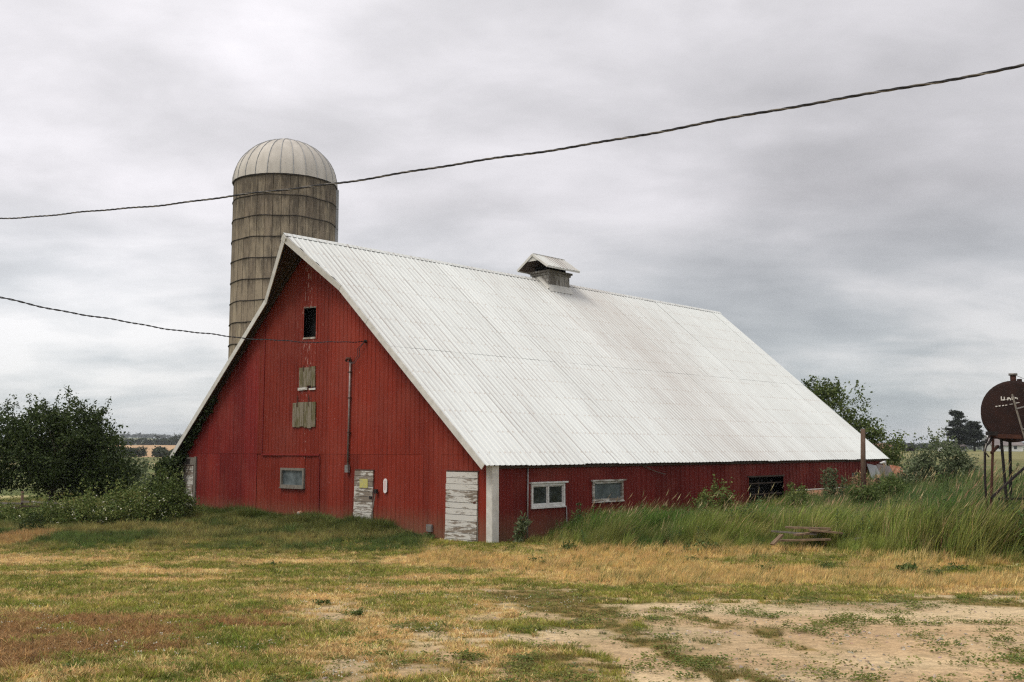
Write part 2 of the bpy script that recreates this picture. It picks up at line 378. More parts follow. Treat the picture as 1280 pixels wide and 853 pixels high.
def simple(name, c1, c2, scale=4, rough=.8, stretch=(1, 1, 1), spec=.3, bump=.3, detail=5, lo=.35, hi=.65, metal=0., pos=False):
    m, g = newmat(name); co = g.pos() if pos else g.coord()
    n = g.noise(g.vscale(co, stretch), scale, detail, .65)
    g.out(g.bsdf(g.mix(g.ramp(n, [(lo, 0.), (hi, 1.)]), c1, c2), rough, spec, metal, g.bump(n, bump, .01)))
    return m
simple('white_trim_paint', (.66, .65, .61), (.52, .51, .47), 3, .55)
simple('white_window_paint', (.72, .72, .70), (.5, .49, .46), 8, .5)
simple('unlit_black', (.006, .006, .006), (.01, .009, .008), 3, .9)  # flat black, puts the dark of unlit recesses into the colour
simple('dark_barn_timber', (.045, .032, .025), (.09, .065, .048), 3, .9, (1, 1, 6))
simple('grey_timber', (.23, .21, .18), (.12, .105, .085), 5, .9, (1, 6, 1))
simple('galvanised_steel', (.33, .32, .31), (.2, .19, .18), 6, .5, metal=.5)
simple('old_conduit', (.2, .15, .13), (.28, .25, .24), 6, .6, metal=.3)
simple('dark_cable', (.02, .02, .022), (.05, .05, .055), 20, .6)
simple('bare_cable', (.3, .28, .25), (.12, .11, .1), 9, .5, metal=.4)
simple('rust', (.017, .0085, .0075), (.032, .0135, .0105), 3.5, .75, bump=.5, spec=.25)
simple('rust_orange', (.34, .10, .045), (.5, .28, .2), 3, .8)
simple('rusty_frame', (.045, .018, .013), (.10, .04, .025), 6, .8)
simple('black_frame', (.012, .011, .011), (.03, .022, .02), 6, .7)
simple('bark', (.07, .055, .04), (.14, .115, .09), 9, .95, (1, 1, .25), pos=True)
simple('post_timber', (.085, .05, .032), (.14, .095, .07), 7, .9, (4, 4, .6))
simple('yellow_notice', (.52, .47, .12), (.42, .40, .2), 9, .7)
simple('thermometer_white', (.78, .75, .74), (.66, .6, .6), 9, .5)
simple('thermometer_red', (.5, .12, .12), (.6, .3, .3), 9, .5)
simple('chalk_lettering', (.75, .74, .70), (.5, .46, .42), 30, .7)
simple('concrete_band', (.16, .14, .12), (.08, .065, .055), 8, .9)
simple('hoop_steel', (.05, .042, .036), (.03, .026, .024), 8, .8)
simple('dead_board', (.24, .165, .10), (.11, .075, .05), 4, .95, (1, 5, 1))
simple('brown_leafing', (.2, .1, .06), (.3, .2, .1), 4, .9)
simple('farmhouse_white', (.72, .72, .7), (.6, .6, .58), 1, .8)
simple('farm_roof_grey', (.16, .14, .14), (.22, .19, .18), 1, .8)
simple('farm_brown', (.16, .09, .06), (.22, .13, .09), 1, .8)
simple('farm_metal', (.36, .37, .38), (.28, .29, .3), 1, .6)

def peel(name, paint, wood, amount, horiz=True):
    m, g = newmat(name); co = g.coord(barn); ri = g.n('ShaderNodeObjectInfo').outputs['Random']
    st = (1.2, 1.2, 7) if horiz else (7, 7, 1.2)
    n = g.noise(g.vscale(co, st), 1.9, 6, .72, .3); gr = g.noise(g.vscale(co, (2, 2, 40) if horiz else (40, 40, 2)), 1.3, 4, .6)
    big = g.noise(co, 1.3, 3)
    t = g.math('ADD', g.math('ADD', n, g.math('MULTIPLY', g.math('SUBTRACT', ri, .5), .16)), g.math('MULTIPLY', g.math('SUBTRACT', big, .5), .35))
    f = g.ramp(t, [(amount-.04, 0.), (amount+.04, 1.)])
    wd = g.mix(gr, wood, tuple(v*.42 for v in wood))
    c = g.mix(f, g.mix(gr, paint, tuple(v*.8 for v in paint)), wd)
    g.out(g.bsdf(c, .85, .2, normal=g.bump(g.math('ADD', gr, g.math('MULTIPLY', f, -.6)), .5, .006)))
peel('peeling_white_paint', (.64, .63, .59), (.30, .25, .20), .53)
peel('peeling_white_small', (.60, .58, .53), (.30, .25, .20), .50)
peel('mossy_board', (.23, .20, .15), (.17, .15, .075), .5, False)
peel('cupola_timber', (.36, .345, .32), (.22, .2, .175), .5, False)

m, g = newmat('dusty_glass'); co = g.coord(barn)
c = g.mix(g.ramp(g.noise(co, 3, 4), [(.4, 0.), (.7, 1.)]), (.018, .02, .022), (.07, .085, .09))
g.out(g.bsdf(c, .12, .5))
m, g = newmat('clouded_glass'); co = g.coord(barn)
c = g.mix(g.ramp(g.noise(co, 2.5, 4), [(.35, 0.), (.7, 1.)]), (.06, .075, .08), (.16, .19, .2))
g.out(g.bsdf(c, .25, .5))

# concrete staves, dome
m, g = newmat('stave_concrete'); P = g.pos(); ri = g.n('ShaderNodeObjectInfo').outputs['Random']
x, y, z = g.sep(P)
n = g.noise(g.vscale(P, (1.6, 1.6, .28)), 1.5, 6, .68); s2 = g.noise(g.vscale(P, (4, 4, .9)), 1.3, 6, .7)
c = g.mix(g.ramp(ri, [(0., 0.), (1., 1.)]), (.34, .285, .205), (.235, .19, .14))
dk = g.math('ADD', g.math('MULTIPLY', n, .5), g.math('MULTIPLY', s2, .5))
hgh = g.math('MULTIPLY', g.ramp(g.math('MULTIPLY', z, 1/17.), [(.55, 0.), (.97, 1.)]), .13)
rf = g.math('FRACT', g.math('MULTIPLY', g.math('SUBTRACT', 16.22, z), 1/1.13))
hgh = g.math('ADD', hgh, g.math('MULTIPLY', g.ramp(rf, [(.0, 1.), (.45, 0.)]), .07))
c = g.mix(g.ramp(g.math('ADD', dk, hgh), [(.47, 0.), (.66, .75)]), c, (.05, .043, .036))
c = g.mix(g.ramp(g.noise(g.vscale(P, (4, 4, 1)), 2.2, 4, .7), [(.6, 0.), (.75, .5)]), c, (.36, .32, .26))
g.out(g.bsdf(c, .92, .2, normal=g.bump(n, .3, .03)))
m, g = newmat('dome_steel'); P = g.pos(); ri = g.n('ShaderNodeObjectInfo').outputs['Random']
n = g.noise(g.vscale(P, (1.5, 1.5, .5)), 1.2, 5, .65)
c = g.mix(g.ramp(n, [(.35, 0.), (.7, 1.)]), (.52, .49, .44), (.40, .375, .335))
c = g.mix(1., c, g.ramp(ri, [(0., .93), (1., 1.05)]), 'MULTIPLY')
g.out(g.bsdf(c, .65, .25, .05))

def leafmat(name, c1, c2, c3, scale=.9, trans=.25):
    m, g = newmat(name); P = g.pos()
    isl = g.n('ShaderNodeNewGeometry').outputs['Random Per Island']
    n = g.noise(P, scale, 3)
    c = g.mix(g.ramp(n, [(.35, 0.), (.65, 1.)]), c1, c2)
    c = g.mix(g.ramp(isl, [(.3, 0.), (1., 1.)]), c, c3)
    d = g.bsdf(c, .6, .18)
    t = g.n('ShaderNodeBsdfTranslucent'); g.inp(t.inputs[0], c)
    mx = g.n('ShaderNodeMixShader'); mx.inputs[0].default_value = trans; g.L.new(d, mx.inputs[1]); g.L.new(t.outputs[0], mx.inputs[2])
    g.out(mx.outputs[0]); return m
leafmat('leaf_dark', (.024, .042, .012), (.04, .064, .018), (.085, .115, .035))
leafmat('leaf_mid', (.055, .09, .022), (.085, .125, .032), (.16, .195, .06))
leafmat('leaf_grey_green', (.06, .085, .036), (.09, .12, .052), (.19, .22, .12))
leafmat('leaf_pale', (.08, .11, .05), (.12, .155, .075), (.24, .27, .16))
leafmat('leaf_vine', (.02, .038, .012), (.035, .055, .018), (.08, .11, .035))
leafmat('needle_dark', (.018, .026, .016), (.03, .04, .024), (.045, .055, .035))
leafmat('leaf_weed', (.075, .12, .028), (.11, .16, .038), (.25, .27, .09))
leafmat('leaf_far', (.03, .042, .02), (.05, .062, .028), (.07, .085, .04), .05)
leafmat('seed_heads', (.30, .17, .10), (.36, .24, .14), (.45, .34, .2), .6)
leafmat('petal_white', (.62, .62, .52), (.68, .66, .5), (.7, .7, .6), .6, .15)

# ------------------------------------------------------------------ BARN
GU = .40                       # plane of the gable wall
SV = .15                       # plane of the side wall
VL = 18.45                     # left wall
def zroof(v): return ZR-TL*abs(v-H)-.07

def ribbed(umin, umax, zb, zt, holes, rib, place, width=.03, hgt=.018, cuts=()):
    """one ribbed sheet in wall coordinates (a, z, out); place maps them to barn coordinates"""
    mb = MB(); xs = set([umin, umax]); prof = {}
    k0 = math.floor(umin/rib)-1
    marks = []
    for k in range(k0, int(umax/rib)+3):
        c = k*rib
        marks += [(c-width, 0), (c-width*.45, hgt), (c+width*.45, hgt), (c+width, 0)]
    def dep(a):
        for (a0, d0), (a1, d1) in zip(marks, marks[1:]):
            if a0 <= a <= a1: return d0+(d1-d0)*(a-a0)/(a1-a0) if a1 > a0 else d0
        return 0
    xs |= {a for a, _ in marks if umin < a < umax}
    for h in holes: xs |= {a for a in h[:2] if umin < a < umax}
    xs |= {c for c in cuts if umin < c < umax}
    xs = sorted(xs)
    for a, b in zip(xs, xs[1:]):
        if b-a < 1e-5: continue
        mid = (a+b)/2
        spans = [[None, None]]
        hs = sorted([h for h in holes if h[0] < mid < h[1]], key=lambda h: h[2])
        lo = zb; segs = []
        for h in hs: segs.append((lo, h[2])); lo = h[3]
        segs.append((lo, None))
        for z0, z1 in segs:
            ta, tb = (zt(a), zt(b)) if z1 is None else (z1, z1)
            if max(ta, tb)-z0 < .01: continue
            da, db = dep(a), dep(b)
            mb.add([place(a, z0, da), place(b, z0, db), place(b, tb, db), place(a, ta, da)], [(0, 1, 2, 3)])
    return mb
gp = lambda a, z, d: (GU-d, a, z)
G_HOLES = [(9.18, 9.97, 5.70, 6.85), (9.72, 11.19, .24, .95), (2.35, 3.2, -1.4, -1.12)]
ZS = 1.47
# upper row
cols = []
a = .08
while a < VL-.01:
    b = min(a+.916, VL); cols.append((a, b)); a = b
for a, b in cols:
    left = (a+b)/2 > 12.55
    mat = 'crimson_painted_steel' if left else 'red_painted_steel'
    if min(zroof(a), zroof(b), zroof(H if a < H < b else a)) > ZS+.05 or zroof((a+b)/2) > ZS:
        mb = ribbed(a, b, ZS, lambda t: max(zroof(t), ZS), G_HOLES, .229 if not left else .305, lambda q, z, d: (GU-.006-d, q, z), cuts=(H,))
        if mb.f: mb.build('siding_panel', mat, barn)
    dark = 8.85 < (a+b)/2 < 12.5
    off = .02 if dark else 0
    mb = ribbed(a, b, -1.55, lambda t: min(zroof(t), ZS+.03), G_HOLES, .229 if not left else .305, lambda q, z, d: (GU+off-d, q, z))
    mb.build('siding_panel', 'shaded_red_steel' if dark and rng.random() < .0 else mat, barn)
# side wall
S_HOLES = [(2.2, 3.68, -.12, .54), (5.25, 6.78, -.06, .52), (15.16, 18.05, -1.1, .5), (21.2, 22.3, -.75, -.08), (24.6, 25.25, -.25, .54)]
a = GU+.02
while a < BL-.25:
    b = min(a+.916, BL-.2)
    rib = .153 if a < 7.7 else .305
    span = [h for h in S_HOLES if h[0] <= a+.001 and b-.001 <= h[1]]
    for z0, z1 in ([(-1.6, span[0][2]), (span[0][3], 1.26)] if span else [(-1.6, 1.26)]):
        mb = ribbed(a, b, z0, lambda t: z1, [] if span else S_HOLES, rib, lambda q, z, d: (q, SV-d, z), width=.022 if a < 7.7 else .03, hgt=.014 if a < 7.7 else .022)
        mb.build('siding_panel', 'shaded_red_steel', barn)
    a = b
# rear gable and left wall, out of sight but closed
MB().box((GU+.02, VL, -1.6), (BL-.2, VL+.03, 1.7)).build('left_wall', 'red_painted_steel', barn)
mb = MB(); ub = BL-.2
mb.add([(ub, SV, -1.6), (ub, VL, -1.6), (ub, VL, zroof(VL)), (ub, H, zroof(H)), (ub, SV, zroof(SV))], [(0, 1, 2, 3, 4)])
mb.build('rear_gable', 'red_painted_steel', barn)
MB().box((GU+.05, SV+.05, -1.45), (BL-.25, VL-.05, -1.4)).build('barn_floor', 'dark_barn_timber', barn)

# roof sheets
RIB = .229; CH = .916
def sheet_mesh(x0, x1, s0, s1, bottom=None, top=None, zoff=0.):
    mb = MB(); marks = [x0, x1]
    k = math.floor(x0/RIB)-1
    P = []
    while k*RIB < x1+RIB:
        c = k*RIB+.1145
        P += [(c-.04, 0), (c-.014, .021), (c+.014, .021), (c+.04, 0)]; k += 1
    def dep(a):
        for (a0, d0), (a1, d1) in zip(P, P[1:]):
            if a0 <= a <= a1: return d0+(d1-d0)*(a-a0)/(a1-a0)
        return 0
    xs = sorted({x0, x1} | {p for p, _ in P if x0 < p < x1})
    for a, b in zip(xs, xs[1:]):
        ba, bb = (bottom(a), bottom(b)) if bottom else (s0, s0)
        mb.add([(a, ba, dep(a)+zoff), (b, bb, dep(b)+zoff), (b, s1, dep(b)+zoff), (a, s1, dep(a)+zoff)], [(0, 1, 2, 3)])
    return mb
SB = 9.43; SEAM = 5.87; NC = math.ceil(BL/CH)
lower = sheet_mesh(0, CH+.012, -.06, SEAM+.08).data('roof_sheet', 'white_ribbed_roof')
upper = sheet_mesh(0, CH+.012, SEAM, SL, zoff=.006).data('roof_sheet', 'white_ribbed_roof')
lastw = BL-(NC-1)*CH
lowl = sheet_mesh(0, lastw, -.06, SEAM+.08).data('roof_sheet', 'white_ribbed_roof')
uppl = sheet_mesh(0, lastw, SEAM, SL, zoff=.006).data('roof_sheet', 'white_ribbed_roof')
LEFTEXT = .31*1.0
for i in range(NC):
    last = i == NC-1
    j1, j2 = random.uniform(-.0006, .0006), random.uniform(-.0006, .0006)
    ex = random.uniform(-.02, .02)
    inst('roof_sheet', lowl if last else lower, barn, (i*CH, ex*.77, ZE+ex*.66+.003*(i % 2)), (AL+j1, 0, 0))
    inst('roof_sheet', uppl if last else upper, barn, (i*CH, 0, ZE+.003*(i % 2)), (AL+j2, 0, 0))
    # far slope (turned half round); it reaches a little lower
    x = i*CH
    wdt = lastw if last else CH
    inst('roof_sheet', lowl if last else lower, barn, (x+wdt, 2*H+.29, ZE-.25), (AL+j1, 0, math.pi))
    inst('roof_sheet', uppl if last else upper, barn, (x+wdt, 2*H, ZE), (AL+j2, 0, math.pi))
bt = lambda q: SB+(-q/.83)*(SL-SB)
sheet_mesh(-.83, 0, 0, SL, bottom=bt, zoff=.006).build('roof_sheet', 'white_ribbed_roof', barn).matrix_local = Matrix.Translation((0, 0, ZE)) @ Matrix.Rotation(AL, 4, 'X')
mbp = sheet_mesh(0, .83, 0, SL, bottom=lambda q: SB+(q/.83)*(SL-SB), zoff=.006)
o = mbp.build('roof_sheet', 'white_ribbed_roof', barn); o.location = (0, 2*H, ZE); o.rotation_euler = (AL, 0, math.pi)
# deck under the sheets
def slope_pt(u, s, side, dn=0.):
    v = s*math.cos(AL)+dn*math.sin(AL); z = ZE+s*math.sin(AL)-dn*math.cos(AL)
    return (u, v if side == 0 else 2*H-v, z)
for side in (0, 1):
    s_lo = .04 if side == 0 else -.33
    poly = [(.03, s_lo), (BL-.03, s_lo), (BL-.03, SL), (-.78, SL), (.03, SB+.05)]
    n = len(poly); mb = MB()
    vs = [slope_pt(u, s, side, .012) for u, s in poly]+[slope_pt(u, s, side, .045) for u, s in poly]
    mb.add(vs, [tuple(range(n)), tuple(range(2*n-1, n-1, -1))]+[(i, i+n, (i+1) % n+n, (i+1) % n) for i in range(n)])
    mb.build('roof_deck', 'dark_barn_timber', barn)
    # lookout rafters under the overhang
    for off in (.12, .30):
        MB().beam(slope_pt(off, s_lo+.1, side, .10), slope_pt(off, SL-.15, side, .10), .05, .10, (1, 0, 0)).build('rafter', 'dark_barn_timber', barn)
    MB().beam(slope_pt(-.02, SB+.25, side, .10), slope_pt(-.55, SL-.1, side, .10), .05, .10, (1, 0, 0)).build('rafter', 'dark_barn_timber', barn)
    # white rake boards
    segs = [(s_lo-.04, 7.40), (7.42, SB-.01)] if side == 0 else [(s_lo-.04, 4.6), (4.62, SB-.01)]
    for s0, s1 in segs:
        mb = MB(); 
        A = [slope_pt(u, s, side, d) for u in (-.035, -.005) for s, d in ((s0, 0.0), (s1, 0.0), (s1, .20), (s0, .20))]
        mb.add(A, [(0,1,2,3),(7,6,5,4),(0,4,5,1),(1,5,6,2),(2,6,7,3),(3,7,4,0)]); mb.build('rake_board', 'white_trim_paint', barn)
    mb = MB()
    e = [(-.035, SB+.01), (-.865, SL)]
    A = []
    for du in (0, .03):
        A += [slope_pt(e[0][0]+du, e[0][1], side, 0), slope_pt(e[1][0]+du, e[1][1], side, 0), slope_pt(e[1][0]+du, e[1][1], side, .24), slope_pt(e[0][0]+du, e[0][1], side, .20)]
    mb.add(A, [(0,1,2,3),(7,6,5,4),(0,4,5,1),(1,5,6,2),(2,6,7,3),(3,7,4,0)]); mb.build('rake_board', 'white_trim_paint', barn)
# ridge cap pieces
for i in range(13):
    u0 = -.86+i*(BL+.9)/13; u1 = u0+(BL+.9)/13+.03
    mb = MB(); zo = .034+.003*(i % 2)
    for sgn in (-1, 1):
        ylo, zlo = H+sgn*.13, ZR+zo-.13*TL+.004
        mb.add([(u0, H, ZR+zo+.02), (u1, H, ZR+zo+.02), (u1, ylo, zlo), (u0, ylo, zlo)], [(0, 1, 2, 3)])
    mb.build('ridge_cap', 'white_ribbed_roof', barn)
# eave board
MB().box((GU+.05, .075, 1.06), (BL-.2, .105, 1.2)).build('eave_board', 'dark_barn_timber', barn)
# corner boards
MB().box((GU-.045, .085, -1.5), (GU-.02, .31, 1.19)).build('corner_board', 'white_trim_paint', barn)
MB().box((GU-.044, .06, -1.5), (GU+.24, .083, 1.15)).build('corner_board', 'white_trim_paint', barn)
# seam flashing over the lower left bays
MB().box((GU-.05, 8.8, 1.41), (GU-.022, 12.53, 1.47)).build('flashing_strip', 'crimson_painted_steel', barn)
MB().box((GU-.032, 12.5, 1.47), (GU-.012, 12.56, 6.9)).build('flashing_strip', 'crimson_painted_steel', barn)
MB().box((GU-.032, 8.77, -1.4), (GU-.012, 8.83, 1.41)).build('flashing_strip', 'crimson_painted_steel', barn)

# hay opening: ragged wooden lining
mb = MB(); mb.box((GU-.03, 9.10, 5.66), (GU+.05, 9.17, 6.9)); mb.build('opening_trim', 'red_painted_steel', barn)
mb = MB(); mb.beam((GU+.01, 9.2, 6.84), (GU+.01, 9.97, 6.88), .05, .05); mb.build('opening_trim', 'grey_timber', barn)
mb = MB(); mb.beam((GU+.0, 9.2, 5.70), (GU+.0, 9.97, 5.73), .06, .07); mb.build('opening_trim', 'peeling_white_small', barn)
MB().box((GU+.35, 8.6, 5.2), (GU+.37, 10.6, 7.2)).build('dark_backing', 'unlit_black', barn)  # black sheet stands in for the unlit loft behind the hole

def wooden_shutter(v0, v1, z0, z1, nb, lean, label):
    sh = MB(); sh.box((GU-.022, v0+.03, z0+.03), (GU-.019, v1-.03, z1-.03))
    s = sh.build('loft_shutter', 'mossy_board', barn, label=label)
    w = (v1-v0)/nb
    for k in range(nb):
        a = v0+k*w; dz0 = random.uniform(-.04, .04); dz1 = random.uniform(-.015, .015)
        mb = MB(); x0, x1 = GU-.055-.006*(k % 2), GU-.026
        mb.add([(x0, a+.006, z0+dz0), (x0, a+w-.006, z0+dz0+lean*.02), (x0, a+w-.006+lean, z1+dz1), (x0, a+.006+lean, z1+dz1),
                (x1, a+.006, z0+dz0), (x1, a+w-.006, z0+dz0+lean*.02), (x1, a+w-.006+lean, z1+dz1), (x1, a+.006+lean, z1+dz1)],
               [(0,1,2,3),(7,6,5,4),(0,4,5,1),(1,5,6,2),(2,6,7,3),(3,7,4,0)])
        mb.build('board', 'mossy_board', s)
    return s
s1 = wooden_shutter(9.12, 10.12, 3.92, 4.64, 4, .02, 'small weathered grey wooden shutter under the hay opening')
MB().box((GU-.06, 9.6, 3.80), (GU-.03, 10.2, 3.90)).build('sill', 'peeling_white_paint', s1)
MB().box((GU-.055, 9.1, 3.79), (GU-.03, 9.5, 3.86)).build('sill', 'peeling_white_paint', s1)
MB().box((GU-.015, 9.1, 3.86), (GU-.013, 10.1, 3.93)).build('gap_shade', 'unlit_black', s1)  # black strip painted in for the shade between shutter and sills
s2 = wooden_shutter(9.07, 10.5, 2.44, 3.36, 6, .0, 'larger weathered wooden shutter stained with moss')
for q in (9.5, 10.2):
    MB().box((GU-.07, q-.02, 3.2), (GU-.056, q+.02, 3.62)).build('strap_hinge', 'rusty_frame', s2)
for q in (9.45, 9.85):
    MB().box((GU-.07, q-.015, 4.5), (GU-.056, q+.015, 4.72)).build('strap_hinge', 'rusty_frame', s1)

def window(v0, v1, z0, z1, place, fw, mat, glass, label, mull=0, header=0, dep=.05):
    """place(a, z, out) in wall coordinates"""
    def pbox(mb, a0, a1, b0, b1, o0, o1):
        c = [place(a, z, o) for a in (a0, a1) for z in (b0, b1) for o in (o0, o1)]
        mb.add(c, [(0,1,3,2),(4,6,7,5),(0,4,5,1),(2,3,7,6),(0,2,6,4),(1,5,7,3)])
    mb = MB()
    pbox(mb, v0, v0+fw, z0, z1, -.05, dep); pbox(mb, v1-fw, v1, z0, z1, -.05, dep)
    pbox(mb, v0+fw, v1-fw, z1-fw, z1, -.05, dep-.003); pbox(mb, v0+fw, v1-fw, z0, z0+fw, -.05, dep-.003)
    fr = mb.build('window', mat, barn, label=label)
    if header:
        mb = MB(); pbox(mb, v0-.05, v1+.12, z1+.002, z1+.05, -.02, dep+.04); mb.build('header', mat, fr)
    mb = MB(); pbox(mb, v0-.01, v1+.01, z0-.045, z0-.002, -.02, dep+.03); mb.build('sill', mat, fr)
    if mull:
        mb = MB(); c = (v0+v1)/2; pbox(mb, c-.03, c+.03, z0+fw, z1-fw, -.02, dep-.015); mb.build('mullion', mat, fr)
        for a0, a1 in ((v0+fw, c-.03), (c+.03, v1-fw)):
            mb = MB(); pbox(mb, a0, a1, z0+fw, z1-fw, -.02, -.015); mb.build('pane', glass, fr)
            mb = MB()
            for q in ((a0, a0+.035), (a1-.035, a1)): pbox(mb, q[0], q[1], z0+fw, z1-fw, -.013, .01)
            for q in ((z0+fw, z0+fw+.035), (z1-fw-.035, z1-fw)): pbox(mb, a0+.036, a1-.036, q[0], q[1], -.013, .008)
            mb.build('sash', mat, fr)
    else:
        mb = MB(); pbox(mb, v0+fw, v1-fw, z0+fw, z1-fw, -.03, -.025); mb.build('pane', glass, fr)
    return fr
gpl = lambda a, z, o: (GU-.01-o, a, z)
spl = lambda a, z, o: (a, SV-.005-o, z)
window(9.70, 11.21, .24, .95, gpl, .09, 'grey_timber', 'clouded_glass', 'low grey framed window with clouded glass in the gable')
window(2.14, 3.74, -.16, .57, spl, .075, 'white_window_paint', 'dusty_glass', 'white framed side window with two panes', 1, 1)
window(5.17, 6.82, -.09, .57, spl, .075, 'peeling_white_small', 'clouded_glass', 'side window in a worn grey frame with a single pane', 0, 1)

def plank_door(v0, v1, z0, z1, n, mat, label, jit=.012, slant=0.):
    bk = MB(); bk.box((GU-.035, v0+.02, z0+.02), (GU-.024, v1-.02, z1-.02)); d = bk.build('door', 'grey_timber', barn, label=label)
    hh = (z1-z0)/n
    for k in range(n):
        z = z0+k*hh; a0 = v0+random.uniform(-jit, jit)+slant*(n-k)/n; a1 = v1+random.uniform(-jit, jit)+slant*(n-k)/n
        MB().box((GU-.062-random.uniform(0, .008), a0, z+.005), (GU-.036, a1, z+hh-random.uniform(.004, .012))).build('plank', mat, d)
    return d
d2 = plank_door(.66, 2.05, -1.28, .95, 12, 'peeling_white_paint', 'wide plank door in flaking white paint near the corner', slant=.07)
MB().box((GU-.075, .74, -.0), (GU-.063, .84, .06)).build('latch', 'rusty_frame', d2)
d1 = plank_door(5.68, 6.68, -1.0, .92, 11, 'peeling_white_small', 'narrow plank door with a yellow notice', slant=.06)
MB().box((GU-.085, 5.72, -.02), (GU-.07, 5.86, .07)).build('latch', 'black_frame', d1)
for dd, a0, a1, z1 in ((d1, 5.66, 6.7, .925), (d2, .64, 2.07, .955)):
    MB().box((GU-.05, a0, z1), (GU-.02, a1, z1+.03)).build('lintel_gap', 'dark_barn_timber', dd)
d3 = plank_door(17.62, 18.42, -1.2, .95, 11, 'peeling_white_small', 'narrow grey plank door half grown over by the vine')
MB().box((GU-.08, 17.40, -1.2), (GU-.02, 17.55, 1.33)).build('jamb', 'grey_timber', d3)
MB().box((GU-.07, 17.57, .98), (GU-.02, 18.42, 1.3)).build('header', 'grey_timber', d3)
MB().box((GU-.09, 17.9, 1.03), (GU-.072, 18.2, 1.24)).build('hinge_plate', 'black_frame', d3)

# notice, thermometer, outlet, cap, conduit
o = MB().box((-.008, -.22, -.15), (.0, .22, .15)).build('paper_notice', 'yellow_notice')
o.location = bw(GU-.078, 6.16, .49); o.rotation_euler = (0, 0, math.pi/2-YAW); tag(o, 'faded yellow notice pinned to the narrow plank door', 'notice')
t = empty('wall_thermometer', bw(GU-.03, 5.05, .2), math.pi/2-YAW, 'tall white rounded thermometer hanging on the red siding', 'thermometer')
mb = MB(); pts = []
for k in range(16):
    a = 2*math.pi*k/16; pts.append((math.cos(a)*.09, .19+.0+math.sin(a)*.09+(.19 if math.sin(a) >= 0 else -.11)))
mb.add([(-.03, y, z) for y, z in pts]+[(-.005, y, z) for y, z in pts], [tuple(range(16)), tuple(range(31, 15, -1))]+[(i, (i+1) % 16, (i+1) % 16+16, i+16) for i in range(16)])
mb.build('dial_plate', 'thermometer_white', t)
MB().box((-.037, -.014, .1), (-.032, .014, .40)).build('tube', 'thermometer_red', t)
ob = MB(); ob.box((GU-.09, 2.70, -.94), (GU-.02, 2.95, -.72)); ob = ob.build('outlet_box', 'galvanised_steel', barn)
MB().box((GU-.096, 2.73, -.9), (GU-.091, 2.92, -.77)).build('cover', 'grey_timber', ob)
cp = MB().tube([(GU-.14, 9.86, -.71), (GU-.01, 9.86, -.71)], [.11, .13], 14).build('vent_cap', 'rust_orange', barn, True)
MB().tube([(GU-.15, 9.86, -.68), (GU-.142, 9.86, -.68)], [.06, .06], 12).build('flap', 'thermometer_white', cp)
MB().tube([(GU-.07, 9.97, -.8), (GU-.07, 9.98, -1.3)], .03, 8).build('vent_pipe', 'rusty_frame', barn)
cd = MB().tube([(GU-.07, 7.03, 4.72), (GU-.07, 7.08, 1.05)], .035, 8).build('conduit', 'old_conduit', barn, True)
MB().box((GU-.13, 7.0, .84), (GU-.03, 7.17, 1.1)).build('meter_box', 'galvanised_steel', cd)
MB().tube([(GU-.07, 7.03, 4.70), (GU-.09, 7.04, 4.80), (GU-.14, 7.12, 4.80), (GU-.16, 7.17, 4.70)], [.05, .055, .05, .04], 8).build('weatherhead', 'rusty_frame', cd, True)
for zc_ in (3.4, 2.2, 4.3): MB().box((GU-.105, 6.98, zc_), (GU-.02, 7.13, zc_+.04)).build('clamp', 'rusty_frame', cd)
MB().tube([(GU-.03, 6.2, 5.34), (GU-.1, 6.23, 5.34)], .06, 8).build('insulator', 'black_frame', barn)
for k, dv in enumerate((0, .12)):
    MB().tube([(GU-.1, 6.23, 5.32), (GU-.12, 6.45+dv, 5.1), (GU-.13, 6.42+dv, 4.85), (GU-.15, 6.7+dv, 4.6), (GU-.16, 7.1, 4.7)], .011, 5).build('service_wire', 'dark_cable', cd)
# side wall fittings
MB().tube([(1.97, SV-.05, 1.1), (1.94, SV-.05, -1.3)], .026, 8).build('pipe', 'galvanised_steel', barn, True)
MB().tube([(3.8, SV-.05, -.2), (3.82, SV-.06, -1.2)], .02, 6).build('pipe', 'galvanised_steel', barn, True)
MB().tube([(8.0, SV-.04, 1.05), (8.25, SV-.06, .98), (8.7, SV-.08, .84), (9.26, SV-.1, .74)], .014, 5).build('loose_strap', 'bare_cable', barn)
MB().box((15.10, SV-.03, .5), (18.1, SV+.01, .56)).build('opening_trim', 'dark_barn_timber', barn)
MB().box((15.08, SV-.03, -1.2), (15.16, SV+.01, .5)).build('opening_trim', 'shaded_red_steel', barn)
for z in (.22, -.22): MB().box((15.2, SV+.05, z), (18.0, SV+.09, z+.05)).build('gate_rail', 'dark_barn_timber', barn)
for q in (16.1, 17.2): MB().box((q, SV+.095, -1.2), (q+.06, SV+.12, .35)).build('gate_bar', 'dark_barn_timber', barn)
MB().box((15.0, SV+.6, -1.4), (18.3, SV+.63, .8)).build('dark_backing', 'unlit_black', barn)  # black sheet added to paint the unlit inside of the doorway
MB().box((24.5, SV+.1, -.4), (25.35, SV+.12, .65)).build('dark_backing', 'clouded_glass', barn)
MB().box((21.1, SV+.1, -.9), (22.4, SV+.12, .0)).build('dark_backing', 'unlit_black', barn)  # likewise a black sheet in place of the unlit interior
